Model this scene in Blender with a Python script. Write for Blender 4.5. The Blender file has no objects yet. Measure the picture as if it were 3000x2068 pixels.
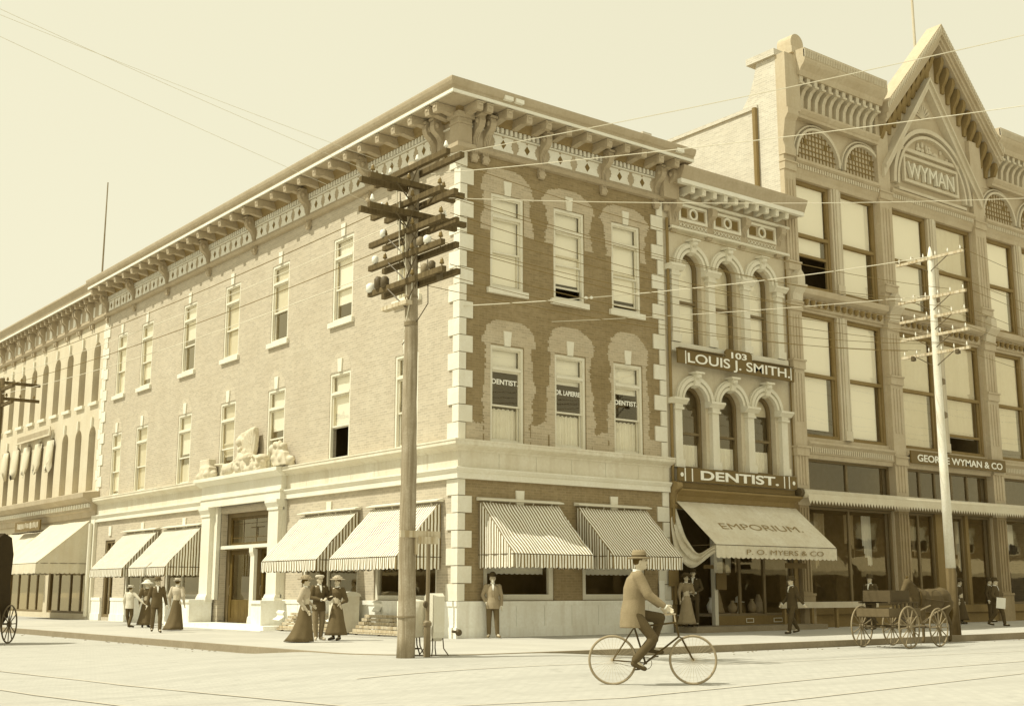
import bpy, bmesh, math, random
from mathutils import Vector, Matrix, Euler
random.seed(7)
PI=math.pi
scn=bpy.context.scene
COL=scn.collection
# ---------------------------------------------------------------- camera
CAM=Vector((-19.676,-27.767,1.4))
cd=bpy.data.cameras.new('camera'); cam=bpy.data.objects.new('camera',cd); COL.objects.link(cam)
cd.lens=43.476; cd.sensor_width=36; cd.clip_end=3000; cd.clip_start=.1
YAW=math.radians(52.195); PIT=math.radians(10.89)
cam.location=CAM; cam.rotation_euler=(PI/2+PIT,0,YAW-PI/2)
scn.camera=cam
scn.render.resolution_x=1024; scn.render.resolution_y=705
# ---------------------------------------------------------------- colour
SAT=1.0
def T(v):
    r=T0(v); k=1-SAT; return (r[0],r[1]+(v*.985-r[1])*k,r[2]+(v*.9-r[2])*k)
def T0(v):
    "sepia albedo whose red is v"
    ks=[(0,.62,.10),(.1,.64,.14),(.2,.70,.25),(.45,.80,.50),(.7,.945,.76),(.9,1.0,.93),(2,1,.95)]
    for a,b in zip(ks,ks[1:]):
        if v<=b[0]:
            t=(v-a[0])/(b[0]-a[0]); return (v,v*(a[1]+(b[1]-a[1])*t),v*(a[2]+(b[2]-a[2])*t))
    return (v,v,v)
# ---------------------------------------------------------------- sky and sun
SUN=Vector((-1,.38,1.6)).normalized()
w=bpy.data.worlds.new('World'); scn.world=w; w.use_nodes=True
nt=w.node_tree; N=nt.nodes; L=nt.links
bg=N['Background']; bg.inputs['Strength'].default_value=.1
sky=N.new('ShaderNodeTexSky'); sky.sky_type='NISHITA'; sky.sun_disc=False
sky.sun_elevation=math.asin(SUN.z); sky.sun_rotation=math.atan2(SUN.x,SUN.y)
sky.dust_density=3; sky.air_density=1.0
bw=N.new('ShaderNodeRGBToBW'); L.new(sky.outputs[0],bw.inputs[0])
pw=N.new('ShaderNodeMath'); pw.operation='POWER'; L.new(bw.outputs[0],pw.inputs[0]); pw.inputs[1].default_value=.12
nz=N.new('ShaderNodeTexNoise'); nz.inputs['Scale'].default_value=2.2; nz.inputs['Detail'].default_value=5
tcw=N.new('ShaderNodeTexCoord'); L.new(tcw.outputs['Generated'],nz.inputs['Vector'])
mrw=N.new('ShaderNodeMapRange'); L.new(nz.outputs[0],mrw.inputs[0]); mrw.inputs[3].default_value=.97; mrw.inputs[4].default_value=1.02
m1=N.new('ShaderNodeMath'); m1.operation='MULTIPLY'; L.new(pw.outputs[0],m1.inputs[0]); L.new(mrw.outputs[0],m1.inputs[1])
SKYK=8.05
vm=N.new('ShaderNodeVectorMath'); vm.operation='SCALE'; vm.inputs[0].default_value=(SKYK,SKYK*.955,SKYK*.70); L.new(m1.outputs[0],vm.inputs['Scale'])
L.new(vm.outputs[0],bg.inputs['Color'])
sd=bpy.data.lights.new('sun','SUN'); sd.energy=4.5; sd.angle=math.radians(.5); sd.color=(1,.965,.80)
so=bpy.data.objects.new('sun',sd); COL.objects.link(so); so.rotation_euler=SUN.to_track_quat('Z','Y').to_euler()
vs=scn.view_settings; vs.view_transform='Standard'; vs.look='None'; vs.exposure=0; vs.gamma=1
# ---------------------------------------------------------------- materials
MATS={}
def mat(name,v,var=.08,scale=2.5,rough=.9,kind=None,v2=None,bump=.25,coord='pos',streak=0,metal=0,sat=1.0):
    global SAT
    if name in MATS: return MATS[name]
    SAT=sat
    m=bpy.data.materials.new(name); MATS[name]=m; m.use_nodes=True
    nt=m.node_tree; N=nt.nodes; L=nt.links; b=N['Principled BSDF']
    b.inputs['Roughness'].default_value=rough; b.inputs['Specular IOR Level'].default_value=.25; b.inputs['Metallic'].default_value=metal
    if coord=='pos':
        g=N.new('ShaderNodeNewGeometry'); P=g.outputs['Position']
    else:
        g=N.new('ShaderNodeTexCoord'); P=g.outputs['Object']
    def noise(sc,det=6,vec=None,sx=None):
        n=N.new('ShaderNodeTexNoise'); n.inputs['Scale'].default_value=sc; n.inputs['Detail'].default_value=det
        src=vec or P
        if sx:
            mp=N.new('ShaderNodeMapping'); mp.inputs['Scale'].default_value=sx; L.new(src,mp.inputs[0]); src=mp.outputs[0]
        L.new(src,n.inputs['Vector']); return n.outputs[0]
    def mixc(f,a,c):
        x=N.new('ShaderNodeMix'); x.data_type='RGBA'
        if isinstance(f,float): x.inputs[0].default_value=f
        else: L.new(f,x.inputs[0])
        for i,q in ((6,a),(7,c)):
            if isinstance(q,tuple): x.inputs[i].default_value=(*q,1)
            else: L.new(q,x.inputs[i])
        return x.outputs[2]
    def rng(s,a,c,lo=0.,hi=1.):
        r=N.new('ShaderNodeMapRange'); L.new(s,r.inputs[0]); r.inputs[1].default_value=a; r.inputs[2].default_value=c; r.inputs[3].default_value=lo; r.inputs[4].default_value=hi; return r.outputs[0]
    def math_(op,a,c=0.):
        x=N.new('ShaderNodeMath'); x.operation=op
        for i,q in ((0,a),(1,c)):
            if isinstance(q,(int,float)): x.inputs[i].default_value=q
            else: L.new(q,x.inputs[i])
        return x.outputs[0]
    lo=T(v*(1-var)); hi=T(v*(1+var)); bh=None
    col=mixc(rng(noise(scale),.3,.7),lo,hi)
    fine=noise(scale*11,3)
    col=mixc(rng(fine,.35,.65,0,.5),col,T(v*(1-var*1.6)))
    bh=fine
    if kind in('brick','pave'):
        sp=N.new('ShaderNodeSeparateXYZ'); L.new(P,sp.inputs[0])
        cb=N.new('ShaderNodeCombineXYZ')
        if kind=='brick':
            L.new(math_('ADD',sp.outputs[0],sp.outputs[1]),cb.inputs[0]); L.new(sp.outputs[2],cb.inputs[1])
            bs=(.22,.075,.012)
        else:
            L.new(sp.outputs[0],cb.inputs[0]); L.new(sp.outputs[1],cb.inputs[1]); bs=(.23,.11,.012)
            if v2: bs=v2
        br=N.new('ShaderNodeTexBrick'); L.new(cb.outputs[0],br.inputs['Vector'])
        br.inputs['Scale'].default_value=1; br.inputs['Brick Width'].default_value=bs[0]; br.inputs['Row Height'].default_value=bs[1]; br.inputs['Mortar Size'].default_value=bs[2]; br.inputs['Mortar Smooth'].default_value=.3
        k=1.0 if kind=='brick' else .5
        br.inputs['Color1'].default_value=(1-.12*k,)*3+(1,); br.inputs['Color2'].default_value=(1+.09*k,)*3+(1,); br.inputs['Mortar'].default_value=((1.13,)*3 if kind=='brick' else (.86,)*3)+(1,)
        mu=N.new('ShaderNodeMix'); mu.data_type='RGBA'; mu.blend_type='MULTIPLY'; mu.inputs[0].default_value=1; L.new(col,mu.inputs[6]); L.new(br.outputs[0],mu.inputs[7]); col=mu.outputs[2]
        if kind=='brick': # soot bands along courses
            col=mixc(rng(noise(1.0,4,sx=(.5,.5,9)),.5,.75,0,.35),col,T(v*.74))
        bh=br.outputs[1]
    if kind in('stripx','stripy'):
        sp=N.new('ShaderNodeSeparateXYZ'); L.new(P,sp.inputs[0])
        a=math_('MULTIPLY',sp.outputs[0 if kind=='stripx' else 1],1/.108)
        wob=math_('MULTIPLY',noise(2.5,2),.25)
        s=math_('FRACT',math_('ADD',math_('ADD',a,wob),50.)); f=rng(math_('ABSOLUTE',math_('SUBTRACT',s,.5)),.2,.26)
        col=mixc(f,mixc(rng(noise(3,3),.3,.7),T(v2*.9),T(v2*1.1)),col)
    if kind=='wood':
        col=mixc(rng(noise(1,6,sx=(14,14,.7)),.45,.62,0,.8),col,T(v*.6)); bh=noise(1,6,sx=(14,14,.7))
    if name=='street_paving':
        for sx,lo_,hi_,am,dk in(((.06,1.3,1),.5,.7,.6,.76),((.8,.05,1),.56,.75,.35,.84),((.35,.35,1),.52,.68,.5,.84),((2.5,2.5,1),.6,.7,.6,.72)):
            col=mixc(rng(noise(1.0,6,sx=sx),lo_,hi_,0,am),col,T(v*dk))
    if streak:
        col=mixc(rng(noise(1.0,5,sx=(5,5,.35)),.5,.78,0,streak),col,T(v*.55))
    L.new(col,b.inputs['Base Color'])
    if bump:
        bp=N.new('ShaderNodeBump'); bp.inputs['Strength'].default_value=bump; bp.inputs['Distance'].default_value=.02; L.new(bh,bp.inputs['Height']); L.new(bp.outputs[0],b.inputs['Normal'])
    return m
def glassmat(name,tint=.75,refl=1.0):
    m=bpy.data.materials.new(name); m.use_nodes=True; nt=m.node_tree; N=nt.nodes; L=nt.links
    N.remove(N['Principled BSDF']); out=N['Material Output']
    tr=N.new('ShaderNodeBsdfTransparent'); tr.inputs[0].default_value=(tint,tint*.985,tint*.94,1)
    gl=N.new('ShaderNodeBsdfGlossy'); gl.inputs['Roughness'].default_value=.02; gl.inputs[0].default_value=(.95,.84,.6,1)
    lw=N.new('ShaderNodeLayerWeight'); lw.inputs[0].default_value=.5; f5=N.new('ShaderNodeMath'); f5.operation='POWER'; L.new(lw.outputs['Facing'],f5.inputs[0]); f5.inputs[1].default_value=3.2; fr=N.new('ShaderNodeMath'); fr.operation='MULTIPLY_ADD'; L.new(f5.outputs[0],fr.inputs[0]); fr.inputs[1].default_value=.85; fr.inputs[2].default_value=.05
    n=N.new('ShaderNodeTexNoise'); n.inputs['Scale'].default_value=1.3; g=N.new('ShaderNodeNewGeometry'); L.new(g.outputs['Position'],n.inputs[0])
    bp=N.new('ShaderNodeBump'); bp.inputs['Strength'].default_value=.1; bp.inputs['Distance'].default_value=.02; L.new(n.outputs[0],bp.inputs['Height']); L.new(bp.outputs[0],gl.inputs['Normal'])
    mu=N.new('ShaderNodeMath'); mu.operation='MULTIPLY'; mu.inputs[1].default_value=refl; mu.use_clamp=True; L.new(fr.outputs[0],mu.inputs[0])
    mx=N.new('ShaderNodeMixShader'); L.new(mu.outputs[0],mx.inputs[0]); L.new(tr.outputs[0],mx.inputs[1]); L.new(gl.outputs[0],mx.inputs[2]); L.new(mx.outputs[0],out.inputs[0])
    MATS[name]=m; return m
GLASS=glassmat('window_glass',.97,1.9); SHOPG=glassmat('shop_glass',.85,1.3)
BRICK=mat('brown_brick_shaded',.30,.14,.6,kind='brick',bump=.35,sat=.85,streak=.22); BRICKL=mat('brown_brick_sunlit',.495,.05,.8,kind='brick',bump=.25,sat=.62,streak=.10); PATCHL=mat('repaired_brick_sunlit',.54,.05,1.5,kind='brick',bump=.3,sat=.7); PATCH=mat('repaired_brick',.50,.06,1.5,kind='brick',bump=.4,sat=.8)  # same brick twice: sunlit and shaded difference painted into the base colours
QUOIN=mat('pale_stone',.77,.05,1.2,streak=.08); STONE=mat('limestone',.71,.07,1.0,streak=.25)
BASE=mat('base_stone',.88,.06,1.1,streak=.3); PAINT=mat('cornice_paint',.47,.08,1.2,streak=.25,rough=.7,sat=.8)
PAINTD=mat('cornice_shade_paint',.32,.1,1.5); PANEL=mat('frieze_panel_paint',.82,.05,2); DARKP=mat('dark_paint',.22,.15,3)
FRAME=mat('window_frame_paint',.74,.05,2,rough=.6); FRAMED=mat('brown_frame_paint',.21,.1,2,rough=.6,sat=.8)
FRAMEM=mat('tan_column_paint',.36,.1,2,streak=.3,sat=.85); BLIND=mat('cream_blind',.96,.01,.8,bump=.1); BLIND2=mat('yellowed_blind',.74,.05,.6,bump=.2,streak=.15); CURT=mat('lace_curtain',.9,.06,5,streak=.3,bump=.6)
ROOM=mat('dark_room',.30,.15,.5); ROOF=mat('tar_roof',.25,.1); DOOR=mat('dark_oak',.15,.2,2,kind='wood',rough=.5)
CANV=mat('white_canvas',.66,.05,1.5,streak=.1,bump=.3); CANVP=mat('weathered_canvas',.70,.08,1.2,streak=.25,bump=.5)
STX=mat('striped_canvas',.86,.04,2,kind='stripx',v2=.22,coord='obj',streak=.22,bump=.5); STY=mat('striped_canvas_side',.84,.04,2,kind='stripy',v2=.18,coord='obj',streak=.22,bump=.5)
IRON=mat('dark_iron',.12,.2,4,rough=.5,sat=.7); IRONL=mat('grey_iron',.25,.1,4,rough=.5,sat=.7)
WOODP=mat('weathered_pole_wood',.40,.2,3,kind='wood',bump=1.0,sat=.65,streak=.3); WOODD=mat('dark_arm_wood',.15,.15,4,kind='wood',sat=.8); WOODW=mat('whitewashed_wood',.8,.08,2,streak=.2)
PLANK=mat('bench_paint',.6,.08,3,kind='wood'); PORC=mat('white_porcelain',.85,.03,3,rough=.2,bump=0); GLD=mat('dark_glass_insulator',.22,.1,3,rough=.2,bump=0)
PAPER=mat('white_paper',.85,.03,3,bump=.1); SIGNB=mat('brown_sign_paint',.17,.06,2,rough=.5,streak=.1); LETT=mat('cream_letter_paint',.88,.03,2); LETD=mat('faded_letter_paint',.34,.2,9,bump=.1); LETS=mat('carved_letters',.74,.05,3)
ROAD=mat('street_paving',.465,.025,.35,kind='pave',bump=.1,sat=.1); WALK=mat('sidewalk_stone',.48,.04,.5,kind='pave',v2=(1.5,1.5,.012),bump=.12,sat=.15); KERB=mat('kerb_stone',.30,.12,1.5,bump=.4,sat=.6)
RAILM=mat('worn_rail_steel',.55,.06,1,rough=.6,bump=.1,sat=.5)
WHITEB=mat('whitewashed_brick',.60,.05,1,kind='brick',bump=.3,sat=.4); CREAM=mat('cream_facade',.62,.06,1,streak=.15); CREAML=mat('light_facade_trim',.74,.05,1.5,streak=.08); CREAMD=mat('facade_recess',.5,.08,1.5)
WY=mat('tan_terracotta',.53,.07,1,streak=.22,sat=.9); WYL=mat('light_terracotta',.62,.06,1.2,streak=.12,sat=.9); WYD=mat('brown_terracotta',.27,.08,1.5,streak=.2)
SKIN=mat('skin',.6,.04,5,rough=.6,bump=.05,coord='obj'); HAIRD=mat('dark_hair',.1,.2,20,coord='obj'); HAIRG=mat('grey_beard',.8,.1,20,coord='obj')
HORSEM=mat('bay_horse_coat',.12,.15,4,coord='obj',bump=.1,sat=.75); LEATH=mat('black_leather',.09,.2,5,rough=.5,coord='obj')
def cloth(v): return mat('cloth_%d'%int(v*100),v*(.62 if v<.27 else 1),.1,6,coord='obj',bump=.35,sat=.75)
# ---------------------------------------------------------------- mesh builder
FR=lambda u,w,z:(u,-w,z)
FL=lambda u,w,z:(-w,u,z)
ID=lambda x,y,z:(x,y,z)
WL={}
def props(o,label=None,cat=None,group=None,kind=None):
    if label: o['label']=label
    if cat: o['category']=cat
    if group: o['group']=group
    if kind: o['kind']=kind
    return o
class MB:
    def __init__(s): s.v=[]; s.f=[]
    def quad(s,*p):
        n=len(s.v); s.v+=[tuple(q) for q in p]; s.f.append(tuple(range(n,n+len(p)))); return s
    def box(s,F,a,b,c,d,e,f):
        n=len(s.v)
        s.v+=[F(u,w,z) for z in(e,f) for w in(c,d) for u in(a,b)]
        s.f+=[tuple(n+i for i in q) for q in((0,1,3,2),(4,6,7,5),(0,4,5,1),(2,3,7,6),(0,2,6,4),(1,5,7,3))]; return s
    def prism(s,F,prof,u0,u1):
        "profile of (w,z), extruded along u"
        n=len(s.v); k=len(prof)
        s.v+=[F(u0,w,z) for w,z in prof]+[F(u1,w,z) for w,z in prof]
        s.f+=[tuple(n+i for i in range(k)),tuple(n+k+i for i in range(k))]+[(n+i,n+(i+1)%k,n+k+(i+1)%k,n+k+i) for i in range(k)]; return s
    def plate(s,F,poly,w0,w1):
        "polygon of (u,z), from depth w0 to w1"
        n=len(s.v); k=len(poly)
        s.v+=[F(u,w0,z) for u,z in poly]+[F(u,w1,z) for u,z in poly]
        s.f+=[tuple(n+i for i in range(k)),tuple(n+k+i for i in range(k))]+[(n+i,n+(i+1)%k,n+k+(i+1)%k,n+k+i) for i in range(k)]; return s
    def strip(s,F,A,B,w0,w1):
        "ribbon between two (u,z) lines, with thickness"
        for i in range(len(A)-1): s.plate(F,[A[i],A[i+1],B[i+1],B[i]],w0,w1)
        return s
    def tube(s,pts,r,n=8,cap=True,sq=1.0):
        pts=[Vector(p) for p in pts]; R=r if isinstance(r,(list,tuple)) else [r]*len(pts); b=len(s.v); prev=None
        for i,p in enumerate(pts):
            d=(pts[min(i+1,len(pts)-1)]-pts[max(i-1,0)]).normalized()
            if prev is None: a=d.orthogonal().normalized()
            else: a=(prev-d*prev.dot(d)); a=a.normalized() if a.length>1e-6 else d.orthogonal().normalized()
            prev=a; c=d.cross(a)
            s.v+=[tuple(p+(a*math.cos(2*PI*j/n)+c*math.sin(2*PI*j/n)*sq)*R[i]) for j in range(n)]
        for i in range(len(pts)-1):
            for j in range(n): s.f.append((b+i*n+j,b+i*n+(j+1)%n,b+(i+1)*n+(j+1)%n,b+(i+1)*n+j))
        if cap: s.f+=[tuple(b+j for j in range(n))[::-1],tuple(b+(len(pts)-1)*n+j for j in range(n))]
        return s
    def cap(s,a,b,ra,rb,n=10):
        "tapered capsule"
        a=Vector(a);b=Vector(b);d=(b-a); L_=d.length or 1e-5; d=d/L_
        pts=[];R=[]
        for t in(-1,-.85,-.5,0): pts.append(a+d*ra*t); R.append(ra*math.sqrt(max(0.0004,1-t*t)))
        for t in(0,.5,.85,1): pts.append(b+d*rb*t); R.append(rb*math.sqrt(max(0.0004,1-t*t)))
        return s.tube(pts,R,n)
    def ell(s,c,r,n=12,m=8,rot=None):
        c=Vector(c); b=len(s.v); M=rot or Matrix.Identity(3)
        for i in range(m+1):
            t=PI*i/m
            for j in range(n):
                s.v.append(tuple(c+M@Vector((r[0]*math.sin(t)*math.cos(2*PI*j/n),r[1]*math.sin(t)*math.sin(2*PI*j/n),r[2]*math.cos(t)))))
        for i in range(m):
            for j in range(n): s.f.append((b+i*n+j,b+i*n+(j+1)%n,b+(i+1)*n+(j+1)%n,b+(i+1)*n+j))
        return s
    def lathe(s,c,prof,n=16,sx=1,sy=1):
        c=Vector(c); b=len(s.v); m=len(prof)
        for r,z in prof:
            for j in range(n): s.v.append((c.x+sx*r*math.cos(2*PI*j/n),c.y+sy*r*math.sin(2*PI*j/n),c.z+z))
        for i in range(m-1):
            for j in range(n): s.f.append((b+i*n+j,b+i*n+(j+1)%n,b+(i+1)*n+(j+1)%n,b+(i+1)*n+j))
        s.f+=[tuple(b+j for j in range(n))[::-1],tuple(b+(m-1)*n+j for j in range(n))]; return s
    def loft(s,rings):
        b=len(s.v); n=len(rings[0])
        for r in rings: s.v+=[tuple(p) for p in r]
        for i in range(len(rings)-1):
            for j in range(n): s.f.append((b+i*n+j,b+i*n+(j+1)%n,b+(i+1)*n+(j+1)%n,b+(i+1)*n+j))
        s.f+=[tuple(b+j for j in range(n))[::-1],tuple(b+(len(rings)-1)*n+j for j in range(n))]; return s
    def build(s,name,m,parent=None,local=False,smooth=False,remesh=None,rel=False,loc=None):
        me=bpy.data.meshes.new(name); o=bpy.data.objects.new(name,me); COL.objects.link(o)
        off=Vector((0,0,0))
        if parent is not None:
            o.parent=parent; off=WL.get(parent.name,Vector((0,0,0)))
        elif loc is not None: off=Vector(loc); o.location=off
        if local: vv=s.v
        else: vv=[(a-off.x,b-off.y,c-off.z) for a,b,c in s.v]
        me.from_pydata(vv,[],s.f); 
        bm=bmesh.new(); bm.from_mesh(me); bmesh.ops.recalc_face_normals(bm,faces=bm.faces); bm.to_mesh(me); bm.free()
        me.materials.append(m)
        if smooth or remesh: me.shade_smooth()
        if remesh:
            r=o.modifiers.new('fuse','REMESH'); r.mode='VOXEL'; r.voxel_size=remesh; r.use_smooth_shade=True
            q=o.modifiers.new('soften','SMOOTH'); q.factor=.5; q.iterations=3
        WL[o.name]=off
        return o
def each(m,name,mt,par,**k):
    "one object for each connected piece"
    P=list(range(len(m.v)))
    def fd(i):
        while P[i]!=i: P[i]=P[P[i]]; i=P[i]
        return i
    for f in m.f:
        for q in f[1:]:
            a,b=fd(f[0]),fd(q)
            if a!=b: P[b]=a
    G={}
    for f in m.f: G.setdefault(fd(f[0]),[]).append(f)
    for fs in G.values():
        ix={}; n=MB()
        for f in fs:
            for q in f:
                if q not in ix: ix[q]=len(n.v); n.v.append(m.v[q])
            n.f.append(tuple(ix[q] for q in f))
        n.build(name,mt,par,**k)
def empty(name,loc,rz=0,label=None,cat=None,group=None,kind=None,scale=1):
    o=bpy.data.objects.new(name,None); COL.objects.link(o); o.location=loc; o.rotation_euler=(0,0,rz); o.scale=(scale,)*3
    o.empty_display_size=.2; WL[o.name]=Vector(loc); return props(o,label,cat,group,kind)
def text(s,size,F,u,w,z,m,parent,name='lettering',depth=.01,bold=.0,width=None,shear=0,slope=None,local=False,align='LEFT'):
    cu=bpy.data.curves.new('t','FONT'); cu.body=s; cu.size=size; cu.extrude=depth/2; cu.offset=bold; cu.align_x=align
    ob=bpy.data.objects.new('t',cu); COL.objects.link(ob)
    dg=bpy.context.evaluated_depsgraph_get(); me=bpy.data.meshes.new_from_object(ob.evaluated_get(dg)); bpy.data.objects.remove(ob); bpy.data.curves.remove(cu)
    xs=[v.co.x for v in me.vertices]; x0,x1=min(xs),max(xs); k=(width/(x1-x0)) if width else 1
    b=MB()
    for v in me.vertices:
        x,y,zz=v.co
        uu=u+((x-x0)*k if F is not FL else -(x-x0)*k)
        if slope: # slope=(outward per metre down the cloth, downward per metre)
            b.v.append(F(uu,w-slope[0]*y+zz*slope[1],z+slope[1]*y+zz*slope[0]))
        else: b.v.append(F(uu,w+zz,z+y))
    b.f=[tuple(p.vertices) for p in me.polygons]; bpy.data.meshes.remove(me)
    return b.build(name,m,parent,local=local)
# ---------------------------------------------------------------- ground
def sm(t): t=max(0,min(1,t)); return t*t*(3-2*t)
def rz_(x,y):
    d=math.hypot(x+6.5,y+7.4); return .148*(1-sm((d-3.0)/3.6))
def wz(x): return .16+.005*max(0,x-10)
xs=sorted(set([-900,-300,-120,-60,-40]+[-30+i for i in range(0,60)]+[40,80,160,400,900]+[-14+.5*i for i in range(30)]))
ys=sorted(set([-900,-300,-120,-60,-45]+[-40+2*i for i in range(0,12)]+[-16+.5*i for i in range(36)]+[4+4*i for i in range(12)]+[80,160,400,900]))
m=MB(); m.v=[(x,y,rz_(x,y)) for y in ys for x in xs]; nx=len(xs)
m.f=[(j*nx+i,j*nx+i+1,(j+1)*nx+i+1,(j+1)*nx+i) for j in range(len(ys)-1) for i in range(nx-1)]
props(m.build('road',ROAD),kind='structure')
KX,KY,KR=-6.65,-7.3,2.6
arc=[(KX+KR-KR*math.cos(a),KY+KR-KR*math.sin(a)) for a in [i*PI/2/10 for i in range(11)]]
edge=[(KX,70),(KX,40),(KX,20),(KX,8),(KX,0)]+arc+[(0,KY),(8,KY+.15),(14,KY+.1),(30,KY),(60,KY)]
def inset(k):
    return [(x+k if i<5 else (x+k*math.cos((i-5)*PI/20) if i<16 else x), y if i<5 else (y+k*math.sin((i-5)*PI/20) if i<16 else y+k)) for i,(x,y) in enumerate(edge)]
e1=inset(.16); m=MB()
for i in range(len(edge)-1):
    (a,b),(c,d),(e,f),(g,h)=edge[i],edge[i+1],e1[i+1],e1[i]
    m.quad((a,b,wz(a)),(c,d,wz(c)),(e,f,wz(e)),(g,h,wz(g))); m.quad((a,b,-.15),(c,d,-.15),(c,d,wz(c)),(a,b,wz(a)))
props(m.build('kerb',KERB),kind='structure')
m=MB()
poly=[(x,y,wz(x)-.004) for x,y in e1]
# strips from the kerb inwards to the facades
m.v=poly+[(max(x,1.5) if i>=5 else 1.5, max(y,1.5) if i<=5 else 1.5,wz(max(x,1.5))-.004) for i,(x,y) in enumerate(e1)]
k=len(poly); m.f=[(i,i+1,k+i+1,k+i) for i in range(k-1)]
props(m.build('sidewalk',WALK),kind='structure')
def railline(pts,wd,label,mt=RAILM):
    m=MB(); n=len(pts)
    for i in range(n-1):
        a=Vector((*pts[i],0)); b=Vector((*pts[i+1],0)); d=(b-a).normalized(); s=Vector((-d.y,d.x,0))*wd/2
        K=8
        for q in range(K):
            p0=a.lerp(b,q/K); p1=a.lerp(b,(q+1)/K)
            m.quad(*[(v.x,v.y,rz_(v.x,v.y)+.009) for v in(p0-s,p1-s,p1+s,p0+s)])
    props(m.build('tram_rail',mt),label,'rail','tram rails set in the street')
o=MB()
rn=random.Random(4)
for i in range(120): # dirt and litter gathered in the gutters
    x=rn.uniform(-2,30); y=KY-.12-abs(rn.gauss(0,.25)) 
    if i%3==0: x,y=KX-.1-abs(rn.gauss(0,.2)),rn.uniform(0,30)
    s=rn.uniform(.015,.04); o.ell((x,y,rz_(x,y)+.006),(s,s*.8,s*.35),6,4)
props(o.build('gutter_litter',mat('street_dirt',.3,.2,6,sat=.5),None,loc=(8,-7.6,0)),'loose dirt and small litter gathered along the kerb','dirt',None,'stuff')
railline([(-13.6,10),(-13.2,-2),(-12.5,-9),(-11.6,-14)],.07,'left tram rail running away up the side street')
railline([(-15.1,8),(-14.6,-4),(-14.1,-10),(-13.2,-16)],.06,'leftmost fainter tram rail up the side street')
railline([(-14,-14.2),(-8,-15.2),(0,-14.0),(12,-13.2),(40,-13)],.06,'tram rail passing under the bicycle wheels')
railline([(-9.6,-10.9),(-3,-10.7),(3,-11.0),(9,-11.4)],.05,'faint tram rail between the kerb and the cyclist')
railline([(-8,-17.0),(2,-15.6),(14,-14.8),(40,-14.6)],.05,'nearest tram rail in the main street foreground')
# ---------------------------------------------------------------- generic building pieces
def archpts(um,zs,r,n=12,a0=0,a1=PI): return [(um+r*math.cos(a0+(a1-a0)*i/n),zs+r*math.sin(a0+(a1-a0)*i/n)) for i in range(n+1)]
def wall(m,F,u0,u1,z0,z1,holes,w=0,dep=.28):
    us=sorted(set([u0,u1]+[x for h in holes for x in h[:2]])); zs=sorted(set([z0,z1]+[x for h in holes for x in h[2:4]]))
    for i in range(len(us)-1):
        for j in range(len(zs)-1):
            a,b,c,d=us[i],us[i+1],zs[j],zs[j+1]
            if any(h[0]<=a+1e-6 and b-1e-6<=h[1] and h[2]<=c+1e-6 and d-1e-6<=h[3] for h in holes): continue
            m.quad(F(a,w,c),F(b,w,c),F(b,w,d),F(a,w,d))
    for h in holes:
        a,b,c,d=h[:4]
        if len(h)>4:
            r=(b-a)/2; um=(a+b)/2; s=d-r; P=archpts(um,s,r,14)
            for p,q in zip(P,P[1:]):
                m.quad(F(p[0],w,p[1]),F(q[0],w,q[1]),F(q[0],w,d),F(p[0],w,d)); m.quad(F(p[0],w,p[1]),F(q[0],w,q[1]),F(q[0],w-dep,q[1]),F(p[0],w-dep,p[1]))
            d=s
        else: m.quad(F(a,w,d),F(b,w,d),F(b,w-dep,d),F(a,w-dep,d))
        m.quad(F(a,w,c),F(a,w,d),F(a,w-dep,d),F(a,w-dep,c)); m.quad(F(b,w,c),F(b,w,d),F(b,w-dep,d),F(b,w-dep,c)); m.quad(F(a,w,c),F(b,w,c),F(b,w-dep,c),F(a,w-dep,c))
def frame(m,F,a,b,c,d,t,w0,w1):
    m.box(F,a,a+t,w0,w1,c,d).box(F,b-t,b,w0,w1,c,d).box(F,a+t,b-t,w0,w1,d-t,d).box(F,a+t,b-t,w0,w1,c,c+t)
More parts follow.
